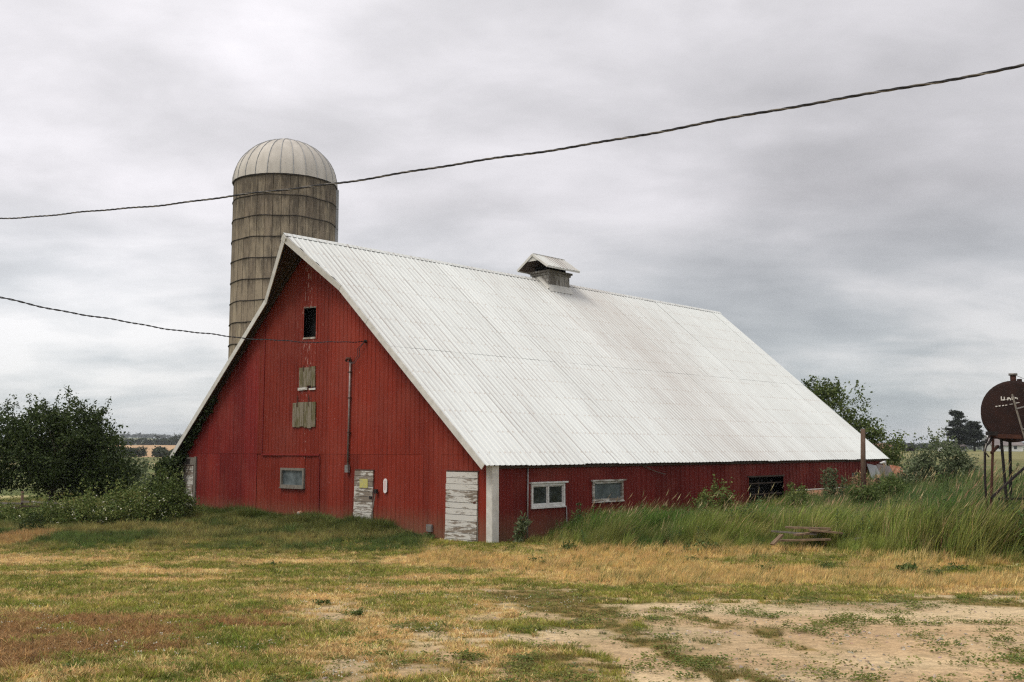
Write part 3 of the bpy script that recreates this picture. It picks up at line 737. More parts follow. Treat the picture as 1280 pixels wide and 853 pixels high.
# far corner: white post and buckled sheets
MB().box((BL-.3, SV-.07, -1.4), (BL-.12, SV-.01, 1.1)).build('corner_board', 'white_trim_paint', barn)
def curl(u0, u1, o0, o1, z0, z1, mat, nm):
    mb = MB(); n = 5
    for k in range(n):
        t0, t1 = k/n, (k+1)/n
        f = lambda t, b: (u0+(u1-u0)*t, SV-.04-(o0+(o1-o0)*t)-b*.25, z1-.1*t if not b else z0+.15*t)
        mb.add([f(t0, 1), f(t1, 1), f(t1, 0), f(t0, 0)], [(0, 1, 2, 3)])
    mb.build(nm, mat, barn)
curl(26.1, 26.9, .02, .15, .12, .95, 'farm_metal', 'buckled_sheet')
curl(26.9, 27.7, .15, .45, .22, .92, 'farm_roof_grey', 'buckled_sheet')
curl(27.7, 28.3, .45, .75, .22, .88, 'rust_orange', 'buckled_sheet')
MB().tube([(27.3, SV-.2, .95), (27.7, SV-.25, 1.0)], [.05, .07], 10).build('bracket', 'farmhouse_white', barn, True)

# ---- cupola on the ridge
cu = MB(); U0, U1, V0, V1 = 13.12, 14.55, 9.06, 10.08
cu.box((U0, V0, 8.9), (U1, V1, 9.86)); cupola = cu.build('cupola', 'cupola_timber', barn, label='weathered grey timber cupola under a small white gabled roof')
for k in range(4):      # boards on the side face
    w_ = (U1-U0)/4; MB().box((U0+k*w_+.008, V0-.022-.005*(k % 2), 8.95), (U0+(k+1)*w_-.008, V0-.002, 9.66)).build('board', 'cupola_timber', cupola)
for k in range(5):      # boards on the front face
    w_ = .165; MB().box((U0-.02-.006*(k % 2), V0, 8.98+k*w_), (U0-.002, V1, 8.98+(k+1)*w_-.01)).build('board', 'cupola_timber', cupola)
for dz, ex in ((9.66, .07), (9.76, .13)):
    MB().box((U0-ex, V0-ex, dz), (U1+ex, V1+ex, dz+.09)).build('cornice', 'cupola_timber', cupola)
for q in (U0+.02, U1-.06): MB().box((q, V0-.045, 8.95), (q+.05, V0-.028, 9.66)).build('corner_strip', 'cupola_timber', cupola)
cz, ce, rr_ = 10.60, 9.95, .95
for sgn in (-1, 1):
    for k in range(3):
        u0 = 12.58+k*.75; u1 = u0+.74
        mb = MB(); A = [(u0, H, cz), (u1, H, cz), (u1, H+sgn*rr_, ce), (u0, H+sgn*rr_, ce)]
        A += [(a, b, c-.025) for a, b, c in A]
        mb.add(A, [(0,1,2,3),(7,6,5,4),(0,4,5,1),(1,5,6,2),(2,6,7,3),(3,7,4,0)]); mb.build('roof_panel', 'white_ribbed_roof', cupola)
        q_ = [(a, b, c-.028) for a, b, c in A[:4]]; mb = MB(); mb.add(q_+[(a, b, c-.02) for a, b, c in q_], [(0,1,2,3),(7,6,5,4),(0,4,5,1),(1,5,6,2),(2,6,7,3),(3,7,4,0)]); mb.build('lining', 'dark_barn_timber', cupola)
        for rb in range(3):
            MB().beam((u0+.12+rb*.25, H+sgn*.01, cz+.008), (u0+.12+rb*.25, H+sgn*rr_, ce+.008), .03, .03).build('rib', 'white_ribbed_roof', cupola)
    for uu in (12.56, 14.82):
        MB().beam((uu, H, cz-.05), (uu, H+sgn*rr_, ce-.05), .03, .10).build('rake_trim', 'white_trim_paint', cupola)
    MB().box((12.6, H+sgn*rr_-.015, ce-.09), (14.8, H+sgn*rr_+.015, ce-.03)).build('eave_trim', 'white_trim_paint', cupola)
mb = MB(); mb.add([(12.6, H-.42, 10.26), (12.6, H+.42, 10.26), (12.6, H, 10.54)], [(0, 1, 2)]); mb.build('gable_infill', 'white_trim_paint', cupola)
MB().box((12.6, H-.03, cz-.01), (14.82, H+.03, cz+.03)).build('ridge_cap', 'white_ribbed_roof', cupola)
MB().box((U0+.1, V0+.1, 9.86), (U1-.1, V1-.1, 10.1)).build('shade_core', 'unlit_black', cupola)  # black block paints the shade under the cupola roof
# flashing at its foot
mb = MB(); zr_ = lambda v: ZR-TL*abs(v-H)+.045
mb.add([(U0-.25, H+.0, zr_(H)+.05), (U0-.0, H, zr_(H)+.16), (U0-.02, V0-.12, zr_(V0-.12)+.14), (U0-.2, V0-.12, zr_(V0-.12))], [(0, 1, 2, 3)])
mb.add([(U0-.02, V0-.03, zr_(V0)+.16), (U1+.1, V0-.03, zr_(V0)+.16), (U1+.1, V0-.22, zr_(V0-.22)), (U0-.2, V0-.22, zr_(V0-.22))], [(0, 1, 2, 3)])
mb.build('foot_flashing', 'white_trim_paint', cupola)

# ------------------------------------------------------------------ SILO
silo = empty('concrete_silo', (-12.66, 55, -1.2), 0, 'tall stained concrete stave silo with a ribbed steel dome behind the barn', 'silo')
SR = 2.80; NS = 40; RH = 1.13; TOPZ = 16.22+1.2
nrow = 16; z_top = TOPZ
def stave(mb, k, z0, z1, r, jr=0):
    a0 = 2*math.pi*k/NS+.004; a1 = 2*math.pi*(k+1)/NS-.004
    vs = []
    for z in (z0, z1):
        for rr in (r+jr, r-.08):
            for a in (a0, (a0+a1)/2, a1): vs.append((rr*math.cos(a), rr*math.sin(a), z))
    mb.add(vs, [(0,1,7,6),(1,2,8,7),(3,9,10,4),(4,10,11,5),(0,6,9,3),(2,5,11,8),(6,7,10,9),(7,8,11,10),(0,3,4,1),(1,4,5,2)])
rest = MB()
for row in range(nrow):
    z1 = z_top-row*RH; z0 = max(z1-RH, -.3)
    for k in range(NS):
        am = 2*math.pi*(k+.5)/NS
        off = (RH*.5 if k % 2 else 0)*0
        if row < 9 and math.sin(am) < .12:
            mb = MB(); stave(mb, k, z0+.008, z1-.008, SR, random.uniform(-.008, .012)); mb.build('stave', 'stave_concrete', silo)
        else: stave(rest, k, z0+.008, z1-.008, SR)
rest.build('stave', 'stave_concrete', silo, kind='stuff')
MB().lathe([(SR-.09, -.3), (SR-.09, z_top)], 40).build('silo_lining', 'concrete_band', silo)
for row in range(nrow):
    z = z_top-row*RH-(0 if row else .02)
    n = 48; mb = MB(); pts = [((SR+.022)*math.cos(2*math.pi*k/n), (SR+.022)*math.sin(2*math.pi*k/n), z+.025*math.sin(k*1.1+row)) for k in range(n+1)]
    mb.tube(pts, .022 if row else .045, 5, False); mb.build('hoop', 'hoop_steel', silo)
DN = 26
for k in range(DN):
    a0, a1 = 2*math.pi*k/DN, 2*math.pi*(k+1)/DN; mb = MB(); rows = 9; vs = []
    for i in range(rows+1):
        t = math.pi/2*i/rows*.985; r = (SR+.06)*math.cos(t); z = z_top+2.58*math.sin(t)
        for f in (0, .5, 1):
            a = a0+(a1-a0)*f; q = r*(1+.006*(f == .5)); vs.append((q*math.cos(a), q*math.sin(a), z))
    mb.add(vs, [(i*3+j, i*3+j+1, (i+1)*3+j+1, (i+1)*3+j) for i in range(rows) for j in (0, 1)])
    pn = mb.build('dome_panel', 'dome_steel', silo, True)
    mb = MB(); mb.tube([((SR+.075)*math.cos(math.pi/2*i/12*.98)*math.cos(a0), (SR+.075)*math.cos(math.pi/2*i/12*.98)*math.sin(a0), z_top+2.6*math.sin(math.pi/2*i/12*.98)) for i in range(13)], .02, 4)
    mb.build('dome_seam', 'farm_metal', pn)
MB().lathe([(.45, z_top+2.55), (.4, z_top+2.66), (.02, z_top+2.69)], 16).build('dome_cap', 'galvanised_steel', silo)
# filler chute up the right hand side
for i in range(12):
    z = z_top-.1-i*1.13
    ca = R(14); c_, s_ = math.cos(ca), math.sin(ca)
    mb = MB(); prof = [(SR-.1, -.42), (SR+.10, -.42), (SR+.13, -.3), (SR+.16, 0), (SR+.13, .3), (SR+.10, .42), (SR-.1, .42)]
    vs = [(x*c_-y*s_, x*s_+y*c_, zz) for zz in (z-1.11, z) for x, y in prof]; n = len(prof)
    mb.add(vs, [(j, j+1, j+1+n, j+n) for j in range(n-1)]+[tuple(range(n, 2*n))]); mb.build('chute_section', 'farm_metal', silo)

# ------------------------------------------------------------------ cables
def cable(name, A, B, q, e0, e1, strands, r, tr, mats, label, pitch=.42):
    root = empty(name, (0, 0, 0), 0, label, 'cable')
    A, B = Vector(A), Vector(B); L = (B-A).length; n = int((e1-e0)*L/.07)
    side = Vector((-(B-A).y, (B-A).x, 0)).normalized()
    base = None
    for k in range(strands):
        pts = []
        for i in range(n+1):
            s = e0+(e1-e0)*i/n; p = A.lerp(B, s); p.z = q[0]*s*s+q[1]*s+q[2]+.012*math.sin(s*31)+.006*math.sin(s*83+1)
            ph = 2*math.pi*(s*L/pitch+k/strands); pts.append(p+side*tr*math.cos(ph)+Vector((0, 0, tr*math.sin(ph))))
        if root.location.length == 0: root.location = pts[0]; off = Vector(pts[0])
        MB().tube([p-off for p in pts], r, 5).build('strand', mats[k], root)
    return root
cable('power_cable', (-13.6, 24, 0), (5.77, 10, 0), (1.2785, -2.7508, 7.1569), -.12, 1.12, 3, .0085, .0105,
      ['dark_cable', 'dark_cable', 'bare_cable'], 'thick twisted power cable crossing the sky above the barn roof', .55)
bp = bw(GU-.1, 6.23, 0)
cable('service_cable', (-9.57, 17, 0), (bp.x, bp.y, 0), (1.3366, -.3900, 4.3947), -.25, 1.0, 2, .009, .010,
      ['dark_cable', 'dark_cable'], 'thin service cable running from the left to the barn gable', .5)

# pole leaning by the narrow door
st = empty('leaning_pole', bw(GU-.25, 5.60, -1.15), math.pi/2-YAW, 'thin grey pole leaning beside the narrow plank door', 'pole')
MB().tube([(-.02, .02, 0), (.16, -.10, 1.38)], .02, 6).build('shaft', 'grey_timber', st)
MB().box((.12, -.18, 1.32), (.19, -.05, 1.46)).build('head', 'black_frame', st)

# wooden post by the far end of the side wall
t = empty('wooden_post', (14.05, 40.6, gh(14.05, 40.6)), 0, 'slim weathered wooden post standing before the far end of the barn', 'post')
hgt_ = 2.45-gh(14.05, 40.6)
MB().tube([(0, 0, -.3), (.02, 0, hgt_*.6), (.06, 0, hgt_)], [.105, .1, .09], 9).build('post_shaft', 'post_timber', t, True)
MB().box((.0, -.12, hgt_*.33), (.06, -.09, hgt_*.33+.3)).build('hinge_strap', 'rusty_frame', t)

# low shed with rusty sheet roof against the side wall
c = bw(20.9, -1.35, 0); zg = -1.15
t = empty('low_shelter', (c.x, c.y, zg), math.pi/2-YAW, 'low shelter with a rusty red sheet roof half buried in grass by the barn', 'shelter')
MB().box((-2.2, -.55, 0), (2.2, .9, .62)).build('shelter_wall', 'grey_timber', t)
for k in range(6):
    x0 = -2.4+k*.8; mb = MB()
    mb.add([(x0, -.8, .66), (x0+.81, -.8, .66), (x0+.81, 1.1, 1.03), (x0, 1.1, 1.03)]+[(x0, -.8, .64), (x0+.81, -.8, .64), (x0+.81, 1.1, 1.01), (x0, 1.1, 1.01)], [(0,1,2,3),(7,6,5,4),(0,4,5,1),(1,5,6,2),(2,6,7,3),(3,7,4,0)])
    mb.build('roof_sheet', 'rust_orange', t)
MB().box((-2.4, 1.0, 1.035), (2.4, 1.15, 1.07)).build('ridge_strip', 'farmhouse_white', t)

# ------------------------------------------------------------------ board pile
LB = ['broken brown board on top of the heap of boards', 'long brown board sticking out to the left of the heap', 'short board lying across the heap of boards', 'splintered board at the right end of the heap',
      'board lowest in the heap, nearly hidden in the grass', 'bleached stick lying right of the heap of boards', 'brown board leaning out of the dry grass left of the heap']
BD = [((7.35, 27.2, .42), (8.5, 27.0, .40)), ((6.95, 27.1, .34), (8.1, 26.9, .27)), ((7.5, 26.8, .25), (8.6, 27.3, .33)), ((7.9, 26.9, .36), (8.75, 26.8, .28)), ((7.1, 26.8, .12), (8.4, 26.7, .16)), ((8.9, 26.3, .12), (9.6, 26.4, .24)), ((6.8, 26.5, .05), (7.1, 26.6, .30))]
for lb, (a, b) in zip(LB, BD):
    z = gh(a[0], a[1]); t = MB(); A = Vector(a); Bv = Vector(b); A.z += z+.14; Bv.z += z+.14; A.y += .25; Bv.y += .25; mid = (A+Bv)/2
    t.beam(A-mid, Bv-mid, .16 if 'stick' not in lb else .05, .045); o = t.build('old_board', 'dead_board' if 'stick' not in lb else 'grey_timber'); o.location = mid
    tag(o, lb, 'board', 'old boards heaped in the tall grass')

# ------------------------------------------------------------------ fuel tank on its stand
tx, ty = 12.46, 25.0
tg = gh(tx, ty)
tank = empty('fuel_tank', (tx, ty, tg), 0, 'rusty dark fuel tank raised on a steel stand with a ladder', 'fuel tank')
def TW(x, y, z): return (x-tx, y-ty, z-tg)
ax = Vector((.42, .91, 0)).normalized()
C0 = Vector(TW(12.46, 25.0, 2.58)); TR = .755
def cyl(P, ax, prof, n=40):
    ax = Vector(ax); sx = ax.cross(Vector((0, 0, 1))).normalized(); sz = sx.cross(ax)
    mb = MB(); vs = [P+ax*h+(sx*math.cos(2*math.pi*k/n)+sz*math.sin(2*math.pi*k/n))*r for r, h in prof for k in range(n)]
    mb.add(vs, [(i*n+k, i*n+(k+1) % n, (i+1)*n+(k+1) % n, (i+1)*n+k) for i in range(len(prof)-1) for k in range(n)]); return mb
sh = cyl(C0, ax, [(TR, 0), (TR, .9), (TR+.004, .92), (TR+.004, 1.7), (TR, 1.72), (TR, 2.6), (TR-.02, 2.62), (.02, 2.68)]).build('tank_shell', 'rust', tank, True)
hd = cyl(C0, ax, [(TR+.006, .02), (TR+.006, -.012), (TR-.02, -.022), (TR-.06, -.03), (TR*.5, -.045), (.001, -.05)]).build('end_plate', 'rust', tank)
# remains of stencilled white lettering on the end plate
sx = ax.cross(Vector((0, 0, 1))).normalized(); fn = -ax
def ink(a0, a1, z0, z1, sk=0):
    P0 = C0+fn*.062; mb = MB()
    mb.add([P0+sx*a0+Vector((0, 0, z0)), P0+sx*a1+Vector((0, 0, z0+sk)), P0+sx*a1+Vector((0, 0, z1+sk)), P0+sx*a0+Vector((0, 0, z1))], [(0, 1, 2, 3)])
    mb.build('lettering', 'chalk_lettering', hd)
U = .0105
x0 = -.29
ink(x0, x0+.022, .27, .37); ink(x0+.022, x0+.065, .27, .295); ink(x0+.065, x0+.09, .27, .36)      # U
ink(x0+.105, x0+.125, .28, .30); ink(x0+.14, x0+.165, .27, .34); ink(x0+.165, x0+.20, .30, .345); ink(x0+.20, x0+.225, .27, .32)
ink(x0+.24, x0+.265, .28, .36); ink(x0+.275, x0+.30, .29, .36); ink(x0+.31, x0+.35, .31, .345); ink(x0+.355, x0+.375, .29, .33)
for q in (-.42, -.35, -.27, -.2): ink(q, q+.045, .11+(q+.42)*.12, .135+(q+.42)*.12, .006)
ink(.02, .12, .19, .205, .012); ink(-.1, -.03, .165, .178, .006)
cpn = Vector(TW(12.62, 25.3, 3.30))
fl = MB().tube([cpn, cpn+Vector((0, 0, .19))], [.07, .07], 10).build('filler_neck', 'rusty_frame', tank, True)
MB().tube([cpn+Vector((0, 0, .19)), cpn+Vector((0, 0, .245))], [.105, .10], 12).build('filler_cap', 'galvanised_steel', fl, True)
MB().tube([C0+ax*.9+Vector((.2, 0, TR-.02)), C0+ax*.9+Vector((.2, 0, TR+.1))], .06, 8).build('vent', 'rust', tank)
MB().tube([C0+ax*.35+Vector((0, 0, TR)), C0+ax*.5+Vector((.12, 0, TR+.16)), C0+ax*.7+Vector((.3, 0, TR+.1))], .007, 4).build('bail_wire', 'bare_cable', tank)
def leg(a, b, r, mat, nm='leg'): return MB().beam(TW(*a), TW(*b), r*2, r*2).build(nm, mat, tank)
l1 = leg((11.95, 25.1, 1.98), (11.68, 24.95, -.45), .022, 'rusty_frame'); l2 = leg((12.19, 25.2, 1.95), (12.28, 25.2, -.5), .026, 'black_frame')
leg((13.35, 27.1, 2.0), (13.25, 27.1, -.4), .03, 'black_frame'); leg((13.9, 26.6, 2.0), (14.15, 26.6, -.3), .04, 'rusty_frame'); leg((13.15, 24.8, 2.0), (13.4, 24.6, -.3), .04, 'rusty_frame')
leg((11.88, 25.15, 1.97), (13.2, 24.8, 1.93), .05, 'rusty_frame', 'cradle_beam'); leg((12.9, 27.1, 1.97), (14.0, 26.7, 1.97), .05, 'rusty_frame', 'cradle_beam')
leg((11.86, 25.05, 1.55), (12.2, 25.4, 1.72), .028, 'rusty_frame', 'brace'); leg((11.75, 24.95, .45), (13.2, 24.85, 1.75), .025, 'black_frame', 'brace')
leg((12.05, 25.2, .42), (13.5, 24.9, .44), .03, 'black_frame', 'cross_bar')
MB().tube([TW(11.62, 24.9, -.3), TW(11.60, 24.9, .9), TW(11.63, 24.9, 1.62), TW(11.70, 24.95, 1.74), TW(11.80, 25, 1.80), TW(11.9, 25.05, 1.95)], .03, 7).build('stand_pipe', 'black_frame', tank, True)
MB().tube([TW(11.63, 24.9, 1.70), TW(11.75, 24.9, 1.98), TW(11.92, 24.95, 2.02)], .02, 6).build('hose', 'black_frame', tank, True)
MB().tube([TW(11.66, 24.88, 1.78), TW(11.60, 24.85, 1.6), TW(11.70, 24.85, 1.45)], .018, 6).build('hose', 'bare_cable', tank, True)
MB().box(TW(11.74, 24.9, 1.98), TW(11.98, 25.05, 2.08)).build('valve', 'black_frame', tank)
ld = MB(); ld.beam(TW(12.30, 24.75, 2.99), TW(12.72, 24.3, .2), .035, .035); ld = ld.build('ladder', 'grey_timber', tank)
MB().beam(TW(12.64, 24.80, 3.10), TW(13.08, 24.35, .2), .035, .035).build('rail', 'grey_timber', ld)
for t_ in (.13, .31, .49, .67, .85):
    A = Vector(TW(12.30, 24.75, 2.99)).lerp(Vector(TW(12.72, 24.3, .2)), t_); Bq = Vector(TW(12.64, 24.80, 3.10)).lerp(Vector(TW(13.08, 24.35, .2)), t_)
    MB().beam(A-Vector((.02, .03, 0)), Bq+Vector((.02, -.03, 0)), .03, .028).build('rung', 'galvanised_steel' if t_ < .5 else 'grey_timber', ld)
# rusty wheel leaning at the picture edge
t = empty('rusty_wheel', (12.98, 24.75, gh(12.98, 24.75)), 0, 'rusty round wheel resting under the fuel tank at the right edge', 'wheel')
for (rr, tb, nm, mt_) in ((.30, .035, 'rim', 'rust'), (.1, .03, 'hub', 'rust')):
    MB().tube([(rr*math.cos(a), 0, .95+rr*math.sin(a)) for a in np.linspace(0, 2*math.pi, 25)], tb, 6, False).build(nm, mt_, t)
for k in range(6): MB().beam((.1*math.cos(k*1.047), 0, .95+.1*math.sin(k*1.047)), (.28*math.cos(k*1.047), 0, .95+.28*math.sin(k*1.047)), .03, .03, (0, 1, 0)).build('spoke', 'rust', t)
MB().beam((0, .06, -.2), (0, .06, .95), .06, .06).build('stand', 'rusty_frame', t)

# ------------------------------------------------------------------ foliage
def leaves_mesh(name, centers, spread, per, size, mat, up=.25, seed=1, aspect=.55, asp_z=1., droop=0.):
    """leaf clumps: per leaves (two triangles each, folded) gathered around every clump centre"""
    r = np.random.default_rng(seed); C = np.asarray(centers, float); n = len(C)*per
    sp = np.repeat(np.broadcast_to(spread, (len(C),)), per)
    p = np.repeat(C, per, 0)+r.normal(size=(n, 3))*sp[:, None]*np.array([.55, .55, .45*asp_z])
    nd = r.normal(size=(n, 3)); nd[:, 2] += up; nd /= np.linalg.norm(nd, axis=1)[:, None]
    a = np.cross(nd, r.normal(size=(n, 3))); a /= np.linalg.norm(a, axis=1)[:, None]; b = np.cross(nd, a)
    s = size*r.uniform(.55, 1.3, n)[:, None]
    v = np.stack([p-a*s*.5, p+b*s*aspect*.5+nd*s*.08, p+a*s*.5-np.array([0, 0, droop])*s, p-b*s*aspect*.5+nd*s*.08], 1).reshape(-1, 3)
    f = np.arange(n*4).reshape(-1, 4)
    return np_mesh(name, v, f, mat)
def blob_centers(ell, n, seed, shell=.55, squash=0):
    r = np.random.default_rng(seed); out = []
    vol = np.array([e[3]*e[4]*e[5] for e in ell])**.67; vol /= vol.sum()
    for e, w_ in zip(ell, vol):
        k = max(1, int(n*w_)); d = r.normal(size=(k, 3)); d /= np.linalg.norm(d, axis=1)[:, None]
        q = (shell+(1-shell)*r.random(k)**.6)[:, None]; q = q*(1+.18*r.normal(size=(k, 1)))
        out.append(np.array(e[:3])+d*q*np.array(e[3:6]))
    return np.concatenate(out)
def plant(name, loc, ell, ncl, per, size, spread, mat, label, cat, trunk=None, seed=1, group=None, shell=.5, twigs=0, part='crown', branches=10, trad=.1, flowers=0, up=.25, aspect=.55):
    root = empty(name, loc, 0, label, cat, group)
    C = blob_centers(ell, ncl, seed, shell)
    r = np.random.default_rng(seed+50)
    if twigs:   # upright shoots standing out of the crown
        top = C[np.argsort(-C[:, 2]+r.normal(size=len(C))*.4)][:twigs]
        ex = []
        for c in top:
            ln = r.uniform(.25, .75); dr = np.array([r.normal()*.3+.1*np.sign(c[0]), r.normal()*.3, 1])
            for k in range(4): ex.append(c+dr*ln*(k+1)/4)
        tw = leaves_mesh('shoots', ex, spread*.3, max(4, per//4), size*.85, mat, up, seed+3, aspect)
        o = link(bpy.data.objects.new('shoots', tw), root); o['kind'] = 'stuff'
    keep = C[:, 2]+loc[2] > gh(loc[0], loc[1])+.05
    C = C[keep]
    me = leaves_mesh(part, C, spread*np.random.default_rng(seed).uniform(.6, 1.35, len(C)), per, size, mat, up, seed, aspect)
    o = link(bpy.data.objects.new(part, me), root); o['kind'] = 'stuff'
    if trunk:
        mb = MB(); (bx, by, bz), th = trunk, trunk[2]
        mb.tube([(0, 0, -.3), (.05*th, .02, th*.5), (bx, by, th)], [trad*1.5, trad*1.1, trad*.8], 8)
        mb.build('trunk', 'bark', root, True)
        br = MB(); top = Vector((bx, by, th))
        for k in range(branches):
            c = Vector(C[r.integers(len(C))]); st_ = top*r.uniform(.45, 1.); st_.x += .05*th*.3
            md = (st_+c)/2+Vector((r.normal()*.15, r.normal()*.15, .12*(c-st_).length))
            br.tube([st_, md, c*.98], [trad*.5, trad*.3, trad*.08], 5)
        o = br.build('branch', 'bark', root, True); o['kind'] = 'stuff'
    if flowers:
        q = C[r.integers(len(C), size=flowers)]+r.normal(size=(flowers, 3))*.12*np.array([1, 1, 1]); q[:, 2] += .08; q[:, 1] -= .1
        me = leaves_mesh('blossom', q, .05, 3, .055, 'petal_white', 1., seed+9, 1.)
        o = link(bpy.data.objects.new('blossom', me), root); o['kind'] = 'stuff'
    return root
def at(x, y): return (x, y, gh(x, y))
L = at(-19.6, 43)
plant('broad_tree', L, [(.2,0,3.0,2.4,1.9,1.7),(-1.9,0,2.5,1.6,1.5,1.25),(1.9,.2,2.4,1.5,1.5,1.4),(-.6,0,3.4,1.7,1.3,1.1),(1.2,0,3.35,1.3,1.1,.95),(2.5,-.1,1.5,1.0,1.0,.9),(-2.6,.2,1.7,1.2,1.,.8),(.8,0,1.6,1.8,1.3,.9)],
      1100, 40, .13, .35, 'leaf_dark', 'dark spreading tree with upright leafy shoots left of the barn', 'tree', (.0, .0, 1.7), 3, twigs=45, branches=26, trad=.12)
B2 = at(21.6, 62)
plant('leafy_tree', B2, [(-2.2,0,5.2,2.1,1.5,1.5),(-.3,0,3.7,1.5,1.3,1.3),(.9,0,2.7,1.4,1.3,1.2),(-3.9,.3,4.6,1.6,1.3,1.8),(-1,0,2.0,2.2,1.4,1.6)],
      520, 34, .19, .42, 'leaf_mid', 'mid green tree rising behind the far end of the barn roof', 'tree', (-1.2, .1, 2.8), 8, twigs=46, branches=22, trad=.10)
plant('leafy_bush', at(17.3, 41), [(0,0,1.75,1.2,1.1,.85),(-.75,0,1.25,.7,.8,.8),(.8,.1,1.2,.65,.8,.75),(.1,0,.6,1.3,1,.6)],
      520, 24, .12, .20, 'leaf_pale', 'rounded grey green bush growing right of the barn end', 'bush', (0, 0, .6), 14, twigs=12, trad=.04)
plant('leafy_bush', at(21.5, 41), [(0,0,.95,1.6,1.2,.8),(1.2,0,.8,1.2,1.2,.7)], 220, 20, .13, .26, 'leaf_grey_green', 'dark bush seen between the legs of the fuel tank', 'bush', (0, 0, .6), 19, twigs=10, trad=.04)
plant('leafy_bush', at(19.6, 51.5), [(0,0,1.0,.8,.8,1.0),(-.3,.5,.8,.8,.8,.9)], 160, 20, .13, .26, 'leaf_dark', 'narrow dark bush close against the far corner of the barn', 'bush', (0, 0, .6), 23, trad=.04)
for (x, y, ell, lb, sd) in (
    (-29.5, 68, [(0,0,1.6,3.2,2,1.3),(3,0,1.3,2.2,2,1.1)], 'low dark thicket beyond the fence at the left edge', 31),
    (-26.5, 67, [(0,0,1.0,2.0,2,1.0),(-2,0,1.0,1.6,1.6,.8)], 'dark thicket behind the trunk of the spreading tree', 32),
    (-23.0, 66, [(0,0,.1,2.2,1.6,.75)], 'low thicket between the spreading tree and the vine', 33)):
    plant('thicket', at(x, y), ell, 240, 22, .24, .45, 'leaf_grey_green', lb, 'bush', (0, 0, .6), sd, 'thickets beyond the yard', trad=.05)

# climbing vine on the left corner of the barn
root = empty('climbing_vine', bw(.3, 18.9, gh(*bw(.3, 18.9)[:2])), 0, 'dark climbing vine smothering the left corner of the barn', 'vine')
r = np.random.default_rng(77); cs_ = []
for k in range(420):
    v = r.uniform(18.3, 19.9); z = r.uniform(-1.2, min(1.3, zroof(min(v, 19.3))+.05)); cs_.append(bw(r.uniform(-.25, .25)+(.0 if v > 18.4 else -.1), v, z))
for k in range(70):
    t_ = r.random()**1.5; v = 18.6-t_*2.6; z = zroof(v)-.12-abs(r.normal())*.22*(1-.75*t_); cs_.append(bw(GU-.08-r.random()*.1, v, z))
for k in range(120):
    v = r.uniform(19.2, 20.6); z = r.uniform(-1.2, .9-(v-19.2)*.9); cs_.append(bw(r.uniform(-.4, .4), v, z))
cs_ = np.array([[c.x, c.y, c.z] for c in cs_])-np.array(root.location)
o = link(bpy.data.objects.new('foliage', leaves_mesh('foliage', cs_, .17, 16, .13, 'leaf_vine', .1, 78, .8)), root); o['kind'] = 'stuff'
mb = MB()
for k in range(5):
    v = 18.6+k*.2; p0 = bw(.25, v, -1.3)-root.location; p1 = bw(.28, v-.3, .2)-root.location; p2 = bw(.25, v-.9, 1.0)-root.location
    mb.tube([p0, p1, p2], [.035, .025, .015], 5)
mb.build('stem', 'bark', root)

# flowering weeds left of the vine
SPOT = [(-14.1, 38.2, .9, 1.45, 'flowering weeds close beside the vine'), (-13.2, 38.9, .7, 1.8, 'tallest leafy weeds against the vine'), (-15.2, 37.5, 1.1, 1.15, 'pale flowering weeds in the middle of the weed bank'),
        (-16.8, 37.2, 1.1, .95, 'weeds with small white blossoms under the spreading tree'), (-19.6, 38.2, 1.3, .7, 'low weeds at the left end of the weed bank')]
for i, (x, y, wd, ht, lb) in enumerate(SPOT):
    plant('flowering_weeds', at(x, y), [(0, 0, ht*.45, wd, .8, ht*.5), (.4, 0, ht*.3, wd, .9, ht*.35)], 230, 20, .10, .20, 'leaf_weed' if i != 1 else 'leaf_mid', lb, 'weeds', seed=90+i, group='bank of weeds left of the barn', part='foliage', flowers=45 if i != 1 else 15, twigs=24)
plant('dark_weed', at(-15.9, 33.8), [(0, 0, .28, .42, .4, .32), (.1, 0, .5, .2, .2, .25)], 60, 18, .07, .13, 'leaf_dark', 'small dark weed clump alone in the grass at the left', 'weed', seed=99, part='foliage', twigs=10)

# tall weeds in front of the side wall
def stalk_weed(loc, h, n, lb, seed, mat='leaf_weed', lean=.05, name='tall_weed'):
    root = empty(name, loc, 0, lb, 'weed'); r = np.random.default_rng(seed); mb = MB(); cs = []
    for k in range(n):
        x, y = r.normal(size=2)*.22*(n > 1); hh = h*r.uniform(.7, 1.); lx, ly = r.normal(size=2)*.12
        mb.tube([(x, y, -.05), (x+lx*.5, y+ly*.5, hh*.5), (x+lx+lean, y+ly, hh)], [.014, .011, .005], 5)
        for q in np.linspace(.15, 1, int(hh/.07)): cs.append((x+lx*q+lean*q*q, y+ly*q, hh*q))
    mb.build('stem', 'leaf_weed', root)
    o = link(bpy.data.objects.new('foliage', leaves_mesh('foliage', cs, .13, 9, .16, mat, .5, seed, .3)), root); o['kind'] = 'stuff'
    return root
def pt_side(u, v): p = bw(u, v); return (p.x, p.y, gh(p.x, p.y))
plant('leafy_weed', pt_side(10.6, -1.2), [(0,0,.75,.55,.5,.65),(-.5,0,.55,.5,.4,.45),(.45,0,.5,.4,.4,.4)], 110, 18, .10, .18, 'leaf_weed', 'bushy light green weed before the barn wall left of the dark doorway', 'weed', seed=121, part='foliage', twigs=14)
stalk_weed(pt_side(16.6, -2.6), 1.75, 5, 'tall pale weed rising in front of the red wall beside the dark doorway', 131, 'leaf_grey_green')
stalk_weed(pt_side(14.4, -2.6), 1.15, 7, 'short leafy weed in front of the left edge of the doorway', 132)
stalk_weed(pt_side(14.6, -5.0), 1.0, 14, 'dark green weed clump rising behind the heap of boards', 133, 'leaf_mid')
stalk_weed(pt_side(16.2, -5.2), 1.1, 12, 'dark green weed clump right behind the heap of boards', 134, 'leaf_mid')
